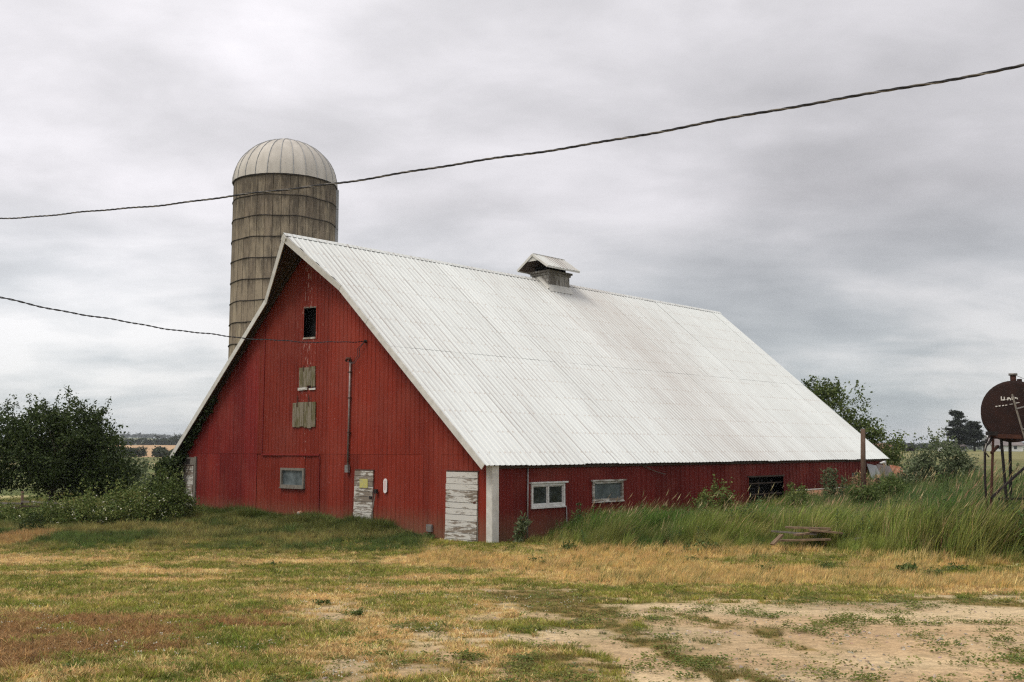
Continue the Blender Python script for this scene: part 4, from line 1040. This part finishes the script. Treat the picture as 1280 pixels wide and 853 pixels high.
stalk_weed(pt_side(18.0, -4.4), 1.15, 14, 'dark green weeds between the heap of boards and the wooden post', 137, 'leaf_mid')
stalk_weed(pt_side(21.4, -5.6), 1.1, 12, 'dark green weeds standing in the grass right of the boards', 138, 'leaf_mid')
stalk_weed(pt_side(19.6, -2.8), 1.35, 6, 'reddish weed in front of the rusty shelter', 135, 'seed_heads')
stalk_weed(pt_side(1.0, -.35), .95, 4, 'thin grassy weed growing against the white corner board', 136, 'leaf_grey_green', .1)
plant('dark_weed', (bw(GU-.35, 2.8).x, bw(GU-.35, 2.8).y, -1.22), [(0, 0, .1, .45, .22, .12)], 40, 14, .09, .09, 'leaf_dark', 'dark low weed by the hole at the foot of the gable', 'weed', seed=140, part='foliage')
LOW = [(8.41,21.8,'large leafed low weed in the dry grass at right'),(8.75,21.3,'smaller leafy weed just right of the large one in the dry grass'),(1.55,28.1,'low green weed in front of the first side window'),(.58,24.6,'low dark weed in the golden grass before the barn corner'),
       (4.37,24.9,'low weed at the edge of the tall grass below the board heap'),(-5.6,24.4,'low weed in the short grass before the gable'),(9.6,22.1,'low spreading weed near the foot of the tank grass'),(-2.6,14.3,'tiny dark weed on the pale dry patch'),
       (5.6,22.4,'low weed in the middle of the golden band'),(7.0,22.8,'low weed between the golden band and the boards'),(-1.9,12.6,'small weed on the lower edge of the pale dry patch'),(5.0,27.0,'rounded green weed left of the heap of boards')]
for i, (x, y, lb) in enumerate(LOW):
    s_ = (.21, .17, .24, .20, .16, .13, .19, .10, .17, .18, .10, .4)[i]
    if i == 11: s_ = .42
    plant('low_weed', at(x, y), [(0, 0, s_*.35, s_*1.2, s_, s_*.45)], 26, 12, .10 if s_ > .2 else .05, s_*.35, 'leaf_mid', lb, 'weed', seed=150+i, group='low leafy weeds in the yard', part='foliage', aspect=.5, up=.8)

# ------------------------------------------------------------------ fence at the left
fe = empty('rail_fence', at(-20.5, 40), 0, 'low wooden rail fence under the spreading tree at the left edge', 'fence')
for k, x in enumerate([-2.2, 1.25]):
    z = gh(-20.5+x, 40)-gh(-20.5, 40); MB().tube([(x, 0, z-.3), (x, 0, z+1.15)], [.06, .05], 7).build('post', 'post_timber', fe, True)
for zz, mt_ in ((.55, 'dark_barn_timber'), (.72, 'grey_timber')):
    for x0, x1 in ((-2.3, 1.25), (1.25, 3.1)):
        MB().beam((x0, -.07, zz+.03), (x1, -.07, zz-.05), .04, .07).build('rail', mt_, fe)

# ------------------------------------------------------------------ far things
def far_wood(name, line, h, mat, n, lb=None, seed=1, depth=20, per=9):
    r = np.random.default_rng(seed); line = np.array(line, float); seg = np.linalg.norm(np.diff(line, axis=0), axis=1); cum = np.r_[0, np.cumsum(seg)]
    t = r.random(n)*cum[-1]; x = np.interp(t, cum, line[:, 0])+r.normal(size=n)*depth*.15; y = np.interp(t, cum, line[:, 1])+r.random(n)*depth
    hh = h*(.45+.8*fbm(t/(h*2.5), t*0, seed, 3))*r.uniform(.75, 1.1, n); z0 = gz(x, y)
    k = 14; d = r.normal(size=(n, k, 3)); d /= np.linalg.norm(d, axis=2)[..., None]; d *= r.random((n, k, 1))**.4
    C = np.stack([x, y, z0+hh*.5], 1)[:, None]+d*(hh*.5)[:, None, None]*np.array([1.05, 1., 1.])
    o = link(bpy.data.objects.new(name, leaves_mesh(name, C.reshape(-1, 3), h*.17, per, h*.20, mat, .4, seed, .8))); o['kind'] = 'stuff'
    return tag(o, lb)
far_wood('hedgerow', [(-230, 400), (-150, 425), (-60, 430)], 4.6, 'leaf_far', 230, 'dark hedgerow between the green and the tan field', 3, 8)
far_wood('far_woodland', [(-720, 900), (-400, 985), (-100, 980)], 8.5, 'leaf_far', 420, 'dark woodland along the far edge of the tan field', 4, 40)
far_wood('far_woodland', [(-1800, 2400), (-900, 2900), (-300, 3000)], 13, 'leaf_far', 500, 'distant wooded ridge on the left horizon', 5, 300)
far_wood('far_woodland', [(300, 860), (360, 880), (395, 900)], 6.5, 'leaf_far', 110, 'dark wood just right of the barn on the horizon', 6, 30)
far_wood('far_woodland', [(390, 1000), (560, 1000), (900, 1100)], 4, 'leaf_far', 300, 'thin line of trees on the right horizon', 7, 40)
far_wood('far_woodland', [(700, 2700), (1500, 2500), (2200, 2200)], 11, 'leaf_far', 400, 'distant wooded ridge on the right horizon', 8, 300)
plant('field_tree', at(-298, 900), [(0,0,5,8,7,4),(6,0,4,6,6,3)], 120, 16, 1.3, 1.8, 'leaf_far', 'single rounded tree standing out on the far wood left of the barn', 'tree', (0, 0, 5), 171, trad=.5)

def pine(loc, h, wid, lb, seed):
    root = empty('pine_tree', loc, 0, lb, 'tree', 'pines by the white farmhouse'); r = np.random.default_rng(seed)
    MB().tube([(0, 0, -.5), (.1, 0, h*.5), (.0, 0, h*.96)], [.35, .22, .06], 7).build('trunk', 'bark', root, True)
    cs = []; mb = MB()
    for k in range(64):
        t_ = r.uniform(.16, 1); w_ = wid*(1-t_*.72)*r.uniform(.45, 1.1); a = r.uniform(0, 2*math.pi); z = h*t_
        e = np.array([math.cos(a)*w_, math.sin(a)*w_, z+.3]); mb.tube([(0, 0, z-.3), tuple(e*np.array([.5, .5, 1])), tuple(e)], [.09, .06, .03], 4)
        for q in np.linspace(.35, 1., 6): cs.append(e*np.array([q, q, 1])+r.normal(size=3)*.18)
    mb.build('branch', 'bark', root)['kind'] = 'stuff'
    o = link(bpy.data.objects.new('needles', leaves_mesh('needles', cs, .75, 26, .55, 'needle_dark', 1.2, seed, .6, .5)), root); o['kind'] = 'stuff'
pine(at(131.5, 298), 11.3, 5.0, 'taller layered pine beside the white farmhouse', 201)
pine(at(138.0, 302), 8.2, 4.6, 'lower broad pine right of the taller one', 202)

def house(name, x, y, w, d, hw, hr, lb, cat, wall='farmhouse_white', roof='farm_roof_grey', wins=3, group=None, rot=0):
    z = gh(x, y); root = empty(name, (x, y, z), rot, lb, cat, group)
    mb = MB(); mb.box((-w/2, -d/2, -1), (w/2, d/2, hw)); mb.add([(-w/2, -d/2, hw), (-w/2, d/2, hw), (-w/2, 0, hw+hr*.97)], [(0, 1, 2)]); mb.add([(w/2, -d/2, hw), (w/2, d/2, hw), (w/2, 0, hw+hr*.97)], [(0, 1, 2)])
    mb.build('wall', wall, root)
    mb = MB()
    for sg in (-1, 1):
        A = [(-w/2-.3, 0, hw+hr), (w/2+.3, 0, hw+hr), (w/2+.3, sg*(d/2+.3), hw-.12), (-w/2-.3, sg*(d/2+.3), hw-.12)]
        A += [(a, b, c+.15) for a, b, c in A]
        mb.add(A, [(0,1,2,3),(7,6,5,4),(0,4,5,1),(1,5,6,2),(2,6,7,3),(3,7,4,0)])
    mb.build('roof', roof, root)
    for k in range(wins):
        xx = -w/2+(k+.5)*w/wins; wn = MB().box((xx-.45, -d/2-.06, hw*.4), (xx+.45, -d/2-.01, hw*.4+1.1)).build('window', 'dusty_glass', root)
    return root
house('farmhouse', 133.0, 306, 6.6, 5, 1.3, .9, 'white farmhouse half hidden behind the two pines', 'house', wins=3)
house('farm_shed', 144.5, 298, 9, 6, 1.7, 2.0, 'grey roofed shed seen under the fuel tank', 'shed', 'farmhouse_white', 'farm_roof_grey', 2)
house('farm_shed', 148.5, 312, 5, 5, 4.2, .7, 'tall pale shed seen under the fuel tank', 'shed', 'farm_metal', 'farmhouse_white', 1)
house('farm_shed', 109.5, 300, 4.5, 4, 1.4, .9, 'small brown roofed shed on the skyline left of the farmhouse', 'shed', 'farm_brown', 'farm_brown', 1)
z = gh(117.5, 300)
t = empty('farm_tractor', (117.5, 300, z), .3, 'dark tractor parked on the skyline left of the farmhouse', 'tractor')
MB().box((-1.4, -.5, .7), (.3, .5, 1.5)).build('bonnet', 'black_frame', t); MB().box((.3, -.7, .8), (1.6, .7, 2.5)).build('cab', 'dusty_glass', t)
for x, rr in ((-1.1, .5), (1.0, .85)):
    for y in (-.8, .8): MB().tube([(x, y-.2, rr), (x, y+.2, rr)], rr, 14).build('wheel', 'black_frame', t)
o = plant('straw_heap', at(106, 292), [(0, 0, .5, 3.2, 2, .9)], 60, 16, .5, .5, 'seed_heads', 'pale heap of straw on the skyline beside the small brown shed', 'heap', seed=222, part='straw')
house('distant_house', -330, 1180, 14, 8, 4, 3, 'tiny white house among the woods on the left horizon', 'house', wins=2)

# ------------------------------------------------------------------ grass
def instattr_mat(name, trans=.3):
    m, g = newmat(name); a = g.n('ShaderNodeAttribute', attribute_type='INSTANCER', attribute_name='tint').outputs['Color']
    isl = g.n('ShaderNodeNewGeometry').outputs['Random Per Island']
    c = g.mix(1., a, g.ramp(isl, [(0., .68), (1., 1.38)]), 'MULTIPLY')
    d = g.bsdf(c, .6, .25); t = g.n('ShaderNodeBsdfTranslucent'); g.inp(t.inputs[0], c)
    mx = g.n('ShaderNodeMixShader'); mx.inputs[0].default_value = trans; g.L.new(d, mx.inputs[1]); g.L.new(t.outputs[0], mx.inputs[2]); g.out(mx.outputs[0])
instattr_mat('grass_blades')
def tuft(name, nb, h, wdt, rad_, bend, lean, seed, flat=0., heads=False):
    r = random.Random(seed); mb = MB()
    for k in range(nb):
        a = r.uniform(0, 2*math.pi); rr = rad_*math.sqrt(r.random()); bx, by = rr*math.cos(a), rr*math.sin(a)
        hh = h*r.uniform(.5, 1.1); d = a+r.uniform(-.9, .9); be = bend*r.uniform(.3, 1.2)*hh
        ex, ey = math.cos(d)*be+lean*hh, math.sin(d)*be
        fx, fy = r.uniform(-1, 1), r.uniform(-1, 1); l = math.hypot(fx, fy)+1e-6; w_ = wdt*r.uniform(.6, 1.2); sx_, sy_ = fx/l*w_/2, fy/l*w_/2
        pts = []
        for t_ in (0, .4, .75): pts.append((bx+ex*t_**1.7, by+ey*t_**1.7, hh*(t_-flat*t_*t_)*(1-.15*t_)))
        tip = (bx+ex, by+ey, hh*(1-flat)*(.85))
        vs = []
        for i_, p in enumerate(pts):
            q = (1, .85, .5)[i_]; vs += [(p[0]-sx_*q, p[1]-sy_*q, p[2]), (p[0]+sx_*q, p[1]+sy_*q, p[2])]
        vs.append(tip); mb.add(vs, [(0, 1, 3, 2), (2, 3, 5, 4), (4, 5, 6)])
        if heads and r.random() < .4:
            hl = h*.16; x, y, z = tip; w2 = wdt*1.5; lx, ly = ex*.3, ey*.3
            mb.add([(x, y, z-hl*.1), (x-w2+lx*.5, y, z+hl*.4), (x+lx, y+ly, z+hl), (x+w2+lx*.5, y, z+hl*.4)], [(0, 1, 2, 3)])
    me = mb.data(name, 'grass_blades'); return bpy.data.objects.new(name, me)
def scatter(name, x, y, tint, scale, protos, seed, rotspread=math.pi, tilt=.12, zoff=0.):
    n = len(x); r = np.random.default_rng(seed); z = gz(x, y)+zoff
    me = bpy.data.meshes.new(name); me.vertices.add(n); me.vertices.foreach_set('co', np.stack([x, y, z], 1).astype(np.float32).ravel())
    at_ = me.attributes.new('tint', 'FLOAT_COLOR', 'POINT'); at_.data.foreach_set('color', np.concatenate([tint, np.ones((n, 1))], 1).astype(np.float32).ravel())
    at_ = me.attributes.new('size', 'FLOAT', 'POINT'); at_.data.foreach_set('value', scale.astype(np.float32))
    rot = np.stack([r.normal(size=n)*tilt, r.normal(size=n)*tilt, r.uniform(-rotspread, rotspread, n)], 1)
    at_ = me.attributes.new('turn', 'FLOAT_VECTOR', 'POINT'); at_.data.foreach_set('vector', rot.astype(np.float32).ravel())
    o = link(bpy.data.objects.new(name, me))
    coll = bpy.data.collections.new(name+'_tufts')
    for p in protos: coll.objects.link(p)
    ng = bpy.data.node_groups.new(name, 'GeometryNodeTree')
    ng.interface.new_socket('Geometry', in_out='INPUT', socket_type='NodeSocketGeometry'); ng.interface.new_socket('Geometry', in_out='OUTPUT', socket_type='NodeSocketGeometry')
    N, Lk = ng.nodes, ng.links
    gi, go = N.new('NodeGroupInput'), N.new('NodeGroupOutput'); ip = N.new('GeometryNodeInstanceOnPoints'); ci = N.new('GeometryNodeCollectionInfo')
    ci.inputs['Collection'].default_value = coll; ci.inputs['Separate Children'].default_value = True; ci.inputs['Reset Children'].default_value = True
    def na(nm, ty):
        q = N.new('GeometryNodeInputNamedAttribute'); q.data_type = ty; q.inputs['Name'].default_value = nm; return q.outputs['Attribute']
    er = N.new('FunctionNodeEulerToRotation')
    mp = N.new('GeometryNodeMeshToPoints')
    Lk.new(gi.outputs[0], mp.inputs['Mesh']); Lk.new(mp.outputs[0], ip.inputs['Points']); Lk.new(ci.outputs[0], ip.inputs['Instance']); ip.inputs['Pick Instance'].default_value = True
    Lk.new(na('turn', 'FLOAT_VECTOR'), er.inputs[0]); Lk.new(er.outputs[0], ip.inputs['Rotation']); Lk.new(na('size', 'FLOAT'), ip.inputs['Scale'])
    Lk.new(ip.outputs[0], go.inputs[0])
    md = o.modifiers.new('scatter', 'NODES'); md.node_group = ng; o['kind'] = 'stuff'
    return o
def in_barn(x, y, m=.0):
    u, v = bloc(x, y); return (u > GU-m) & (u < BL+m) & (v > SV-m) & (v < VL+m)
def var(c, n, r, a=.18): return np.clip(c*(1+a*r.normal(size=(n, 1)))*(1+.06*r.normal(size=(n, 3))), .005, .9)
r = np.random.default_rng(5)
# --- short yard turf, thinning with distance
def fan(n, d0, d1, half, p=1.):
    d = np.exp(r.uniform(math.log(d0), math.log(d1), n)); a = r.uniform(-half, half, n); return d*np.sin(a), d*np.cos(a), d
x, y, d = fan(210000, 5.5, 36, .62)
dirt, hay, dry, gold, moss = gclass(x, y)
cl = fbm(x/.16, y/.16, 301, 2); nb_ = fbm(x/.6, y/.6, 305)
keep = (r.random(len(x)) > dirt*1.02-.02*(cl > .6)) & (r.random(len(x)) > .75*ss(.55, .3, cl)*(d < 20)) & ~in_barn(x, y, .05)
keep &= ~((dirt > .5) & (cl < .69)); keep &= ~((moss > .5) & (cl < .45))
x, y, d, dirt, hay, dry, gold, nb_, moss, cl = [q[keep] for q in (x, y, d, dirt, hay, dry, gold, nb_, moss, cl)]
n = len(x); cg = mixc(np.tile(np.array([.135, .185, .024]), (n, 1)), np.array([.29, .285, .052]), ss(.3, .65, nb_*.6+cl*.4))
strawy = r.random(n) < np.clip(dry*.95+gold*.8+.22, 0, 1); ishay = r.random(n) < hay*1.1
tint = np.where(strawy[:, None], mixc(np.tile(np.array([.80, .60, .27]), (n, 1)), np.array([.44, .29, .12]), r.random(n)), cg); tint = np.where(ishay[:, None], np.array([.32, .19, .075]), tint)
tint = np.where((dirt > .5)[:, None], np.array([.11, .135, .04]), tint)
tint = np.where((moss > .5)[:, None], mixc(np.tile(np.array([.13, .15, .04]), (n, 1)), np.array([.25, .18, .06]), r.random(n)), tint)
tint = var(tint, n, r, .32)
size = r.uniform(.45, 1.25, n)*(1-.5*dirt)*(1-.5*moss)*(.7+.7*cl)*np.where(strawy, .85, 1.)*(1+.025*d)
protos = [tuft('short_tuft', 16, .048, .0048, .065, .8, .05, 400+k, .25*(k % 3)) for k in range(6)]
scatter('yard_turf', x, y, tint, size, protos, 1)
# --- golden standing straw band
x, y, d = fan(46000, 15, 34, .62); gold = gclass(x, y)[3]*(.5+.5*ss(.3, .6, fbm(x/.7, y/.9, 311)))
fr = y-(30-.58*(x-1)); edge = np.exp(-((fr+.6)/1.1)**2)*(x > .2)*.7
pr_ = np.maximum(gold, edge*ss(.35, .6, fbm(x/.9, y/.9, 313)))
keep = (r.random(len(x)) < pr_) & ~in_barn(x, y, .1); x, y, edge = x[keep], y[keep], edge[keep]; n = len(x)
tint = var(mixc(np.tile(np.array([.74, .52, .19]), (n, 1)), np.array([.56, .43, .19]), r.random(n)), n, r); gr = r.random(n) < .2; tint[gr] = np.array([.16, .175, .05])
protos = [tuft('straw_tuft', 18, .19, .007, .10, .45, .25, 500+k) for k in range(5)]
scatter('dry_straw_grass', x, y, tint, r.uniform(.5, 1.15, n)*(1+1.5*edge*fbm(x/.6, y/.6, 315)), protos, 2, rotspread=.9)
# --- tall grass right of the barn corner, blown to the right
x = r.uniform(.4, 27, 90000); y = r.uniform(15, 46, 90000)
u_, v_ = bloc(x, y); yf = 30-.58*(x-1)-1.5*ss(9.3, 11, x)+3.2*(fbm(x/1.3, x*0, 321)-.55)+1.0*(fbm(x/.3, y/.3, 322, 2)-.5)
inside = (y > yf) & ((v_ < SV-.12) | (u_ > BL+.1)) & (y < 46)
pile = (((x-7.8)/.75)**2+((y-26.9)/.5)**2 < 1)
dens = np.where(u_ > BL, .5, 1.)*np.where(y-yf > 7, .6, 1.)
keep = inside & ~pile & (r.random(len(x)) < dens*(.35+.65*ss(.3, .5, fbm(x/.5, y/.5, 323)))*(.35+.65*ss(0, 1.6, y-yf))) & (np.abs(np.arctan2(x, y)) < .66)
x, y, u_, yf = x[keep], y[keep], u_[keep], yf[keep]; n = len(x); dep = y-yf
front = np.clip(1-dep/3.0, 0, 1)*ss(15, 8, x); gcl = fbm(x/1.4, y/1.4, 325)
tint = mixc(np.tile(np.array([.085, .16, .028]), (n, 1)), np.array([.235, .275, .055]), ss(.35, .65, gcl)*.8)
tint = mixc(tint, np.array([.31, .26, .085]), front*.75*ss(.25, .55, fbm(x/.9, y/.9, 327)))
tint = mixc(tint, np.array([.06, .10, .03]), ss(9, 13, x)*ss(0, 2, dep)*.7); dead = r.random(n) < .08; tint[dead] = np.array([.42, .32, .15]); tint = var(tint, n, r, .3)
hsc = 1.22*(1+.35*ss(8.5, 12, x))*(.34+.66*ss(.3, 2.8, x))*(.32+.68*np.clip(dep/(2.6-1.7*ss(8.5, 10.5, x)), 0, 1))*r.uniform(.6, 1.12, n)*(.45+1.0*fbm(x/1.0, y/1.0, 329))*(1-.5*ss(3, 7, dep)*ss(17, 13, x))
protos = [tuft('tall_tuft', 22, .92, .011, .13, .32, .36, 600+k) for k in range(6)]
scatter('tall_grass', x, y, tint, hsc, protos, 3, rotspread=.5, tilt=.08)
k = r.random(n) < .045; xs_, ys_ = x[k]+.05, y[k]
protos = [tuft('seed_tuft', 6, 1.05, .006, .12, .22, .38, 650+q, heads=True) for q in range(4)]
tn = var(mixc(np.tile(np.array([.34, .23, .13]), (k.sum(), 1)), np.array([.46, .37, .20]), r.random(k.sum())), k.sum(), r)
scatter('seed_grass', xs_, ys_, tn, hsc[k]*r.uniform(.9, 1.15, k.sum()), protos, 4, rotspread=.5, tilt=.08)
# --- broad leaved weeds mixed into the tall grass
def broadleaf(seed):
    q = random.Random(seed); mb = MB(); lx, ly = q.uniform(.02, .14), q.uniform(-.05, .05)
    mb.tube([(0, 0, 0), (lx*.4, ly*.4, .4), (lx, ly, .78)], [.008, .006, .003], 3, False)
    for k in range(30):
        t_ = .12+.88*k/30; a = k*2.4+q.uniform(-.4, .4); l = q.uniform(.10, .19)*(1.1-.65*t_); c_, s_ = math.cos(a), math.sin(a); bx, by, bz = lx*t_, ly*t_, .78*t_; dz = q.uniform(-.02, .05)
        mb.add([(bx, by, bz), (bx+c_*l*.5-s_*l*.22, by+s_*l*.5+c_*l*.22, bz+dz+.02), (bx+c_*l, by+s_*l, bz+dz-.015), (bx+c_*l*.5+s_*l*.22, by+s_*l*.5-c_*l*.22, bz+dz+.02)], [(0, 1, 2, 3)])
    return bpy.data.objects.new('broadleaf_weed', mb.data('broadleaf_weed', 'grass_blades'))
k = (r.random(n) < .16*ss(.50, .60, fbm(x/1.1, y/.9, 381))) & (hsc > .4); xs_, ys_ = x[k], y[k]
tn = var(mixc(np.tile(np.array([.05, .09, .022]), (k.sum(), 1)), np.array([.12, .17, .045]), r.random(k.sum())), k.sum(), r, .25)
scatter('broadleaf_weeds', xs_, ys_, tn, np.clip(hsc[k], .4, 1.3)*r.uniform(.9, 1.35, k.sum()), [broadleaf(q) for q in range(5)], 11, tilt=.12)
k = (r.random(n) < .10*ss(.52, .62, fbm(x/.8, y/.8, 391))); xs_, ys_ = x[k]+.1, y[k]
tn = var(np.tile(np.array([.50, .37, .17]), (k.sum(), 1)), k.sum(), r, .25)
scatter('dead_stalks', xs_, ys_, tn, hsc[k]*r.uniform(.8, 1.1, k.sum()), [tuft('dead_tuft', 9, .85, .012, .10, .8, .3, 670+q, .15) for q in range(4)], 12, rotspread=1.2, tilt=.22)
# --- dark grass along the foot of the gable, meadow on the left
v = r.uniform(3.0, 21.5, 15000); du = np.abs(r.normal(size=15000))*.75; w_ = [bw(0, 0)]
x = BO.x+bu.x*(GU-.08-du)+bv.x*v; y = BO.y+bu.y*(GU-.08-du)+bv.y*v
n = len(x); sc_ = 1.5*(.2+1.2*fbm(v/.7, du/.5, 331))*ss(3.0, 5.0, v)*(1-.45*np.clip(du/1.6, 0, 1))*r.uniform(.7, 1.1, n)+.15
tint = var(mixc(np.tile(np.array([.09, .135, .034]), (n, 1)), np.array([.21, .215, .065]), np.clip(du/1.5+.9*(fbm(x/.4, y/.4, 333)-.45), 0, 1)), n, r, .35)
protos = [tuft('gable_tuft', 20, .42, .011, .12, .5, .12, 700+k) for k in range(5)]
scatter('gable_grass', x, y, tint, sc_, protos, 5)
x = r.uniform(-27, -2.5, 60000); y = r.uniform(27, 62, 60000); u_, v_ = bloc(x, y)
keep = ((u_ < GU-.3) | (v_ > VL+.2)) & ~in_barn(x, y, .2) & (y > 28.5+2.0*(fbm(x/2, x*0, 341)-.5)-.12*(x+10)) & (np.arctan2(x, y) > -.6) & (u_ < 10) & (r.random(60000) < np.clip(1.25-(y-30)/40, .25, 1))
x, y = x[keep], y[keep]; n = len(x); q = fbm(x/1.7, y/1.7, 343)
tint = mixc(np.tile(np.array([.10, .145, .038]), (n, 1)), np.array([.28, .25, .085]), ss(.38, .62, q)); tint = var(tint, n, r, .38)
gl = blobs(B_GOLD, x, y) > .4; tint[gl] = var(np.tile(np.array([.42, .29, .12]), (gl.sum(), 1)), gl.sum(), r)
protos = [tuft('meadow_tuft', 18, .34, .012, .14, .5, .15, 750+k) for k in range(5)]
scatter('meadow_grass', x, y, tint, (.2+1.25*fbm(x/.9, y/.9, 345))*r.uniform(.7, 1.1, n)*(.5+.5*ss(28, 34, y)), protos, 6)
# --- hay wisps on the brown patch, clover specks
x, y, d = fan(60000, 7, 17, .55); hay = gclass(x, y)[1]; keep = r.random(len(x)) < hay*.8; x, y = x[keep], y[keep]; n = len(x)
protos = [tuft('hay_wisp', 9, .10, .004, .09, 1.6, .0, 800+k, .75) for k in range(4)]
scatter('cut_hay', x, y, var(np.tile(np.array([.36, .215, .09]), (n, 1)), n, r, .45), r.uniform(.6, 1.2, n), protos, 7, tilt=.3)
# --- broad little leaves of weeds creeping over soil and turf
def leaflet(name, seed):
    q = random.Random(seed); mb = MB()
    for k in range(9):
        a = q.uniform(0, 6.28); rr = q.uniform(.005, .05); l = q.uniform(.012, .024); x_, y_ = rr*math.cos(a), rr*math.sin(a); z_ = q.uniform(.008, .03)
        c_, s_ = math.cos(a), math.sin(a); mb.add([(x_, y_, z_), (x_+c_*l*.5-s_*l*.4, y_+s_*l*.5+c_*l*.4, z_+.006), (x_+c_*l, y_+s_*l, z_+.002), (x_+c_*l*.5+s_*l*.4, y_+s_*l*.5-c_*l*.4, z_+.006)], [(0, 1, 2, 3)])
    return bpy.data.objects.new(name, mb.data(name, 'grass_blades'))
x, y, d = fan(110000, 6, 24, .58); q_ = gclass(x, y); dirt = q_[0]; moss = q_[4]; cn_ = fbm(x/.5, y/.7, 351)*.6+fbm(x/.15, y/.15, 353, 2)*.4
keep = (r.random(len(x)) < np.maximum(np.maximum(ss(.56, .72, cn_), .018)*(.2+.8*ss(.1, .6, dirt))*(x > -4), moss*.3*ss(.45, .6, cn_))); x, y = x[keep], y[keep]; n = len(x)
scatter('creeping_weeds', x, y, var(mixc(np.tile(np.array([.09, .14, .028]), (n, 1)), np.array([.20, .20, .05]), r.random(n)), n, r), r.uniform(.7, 1.8, n), [leaflet('leaflet_tuft', 850+k) for k in range(5)], 8)
x, y, d = fan(9000, 8, 22, .5); keep = (x < 1) & (r.random(len(x)) < ss(.5, .65, fbm(x/1.2, y/1.2, 361))*.13); x, y = x[keep], y[keep]; n = len(x)
def clover(seed):
    mb = MB(); q = random.Random(seed)
    for k in range(3): 
        a, b = q.uniform(-.06, .06), q.uniform(-.06, .06); c = .007; z = .05
        mb.add([(a-c, b, z), (a, b-c, z), (a+c, b, z), (a, b+c, z), (a, b, z+c*1.3), (a, b, z-c*.8)], [(0,1,4),(1,2,4),(2,3,4),(3,0,4),(1,0,5),(2,1,5),(3,2,5),(0,3,5)])
    return bpy.data.objects.new('clover_heads', mb.data('clover_heads', 'grass_blades'))
scatter('clover_flowers', x, y, np.tile(np.array([.6, .58, .48]), (n, 1)), r.uniform(.7, 1.3, n), [clover(k) for k in range(3)], 9)

# --- stones on the bare soil
def stone(seed):
    q = random.Random(seed); import bmesh
    bm = bmesh.new(); bmesh.ops.create_icosphere(bm, subdivisions=1, radius=.016)
    for v in bm.verts: v.co = Vector((v.co.x*1.3, v.co.y, v.co.z*.7))*q.uniform(.75, 1.25)
    me = bpy.data.meshes.new('stones'); bm.to_mesh(me); bm.free(); me.materials.append(MAT['grass_blades']); return bpy.data.objects.new('stones', me)
x, y, d = fan(26000, 6, 20, .58); keep = (gclass(x, y)[0] > .5) & (r.random(len(x)) < .05+.5*ss(.5, .7, fbm(x/.6, y/.6, 371))); x, y = x[keep], y[keep]; n = len(x)
scatter('gravel', x, y, var(mixc(np.tile(np.array([.42, .38, .32]), (n, 1)), np.array([.26, .19, .13]), r.random(n)), n, r, .25), r.uniform(.25, 1.15, n)**1.5, [stone(k) for k in range(5)], 10, tilt=.5)

# ------------------------------------------------------------------ thin summer haze
m, g = newmat('summer_haze')
v_ = g.n('ShaderNodeVolumePrincipled'); v_.inputs['Color'].default_value = (.86, .92, 1, 1); v_.inputs['Density'].default_value = .00012
v_.inputs['Anisotropy'].default_value = .0; m.cycles.volume_sampling = 'DISTANCE'
o_ = g.n('ShaderNodeOutputMaterial'); g.L.new(v_.outputs[0], o_.inputs['Volume'])
zmin = float(gzv.min())-1; zmax = float(gzv.max())+30
o = MB().box((-9600, -9600, zmin), (9600, 9600, zmax)).build('haze', 'summer_haze'); o['kind'] = 'stuff'
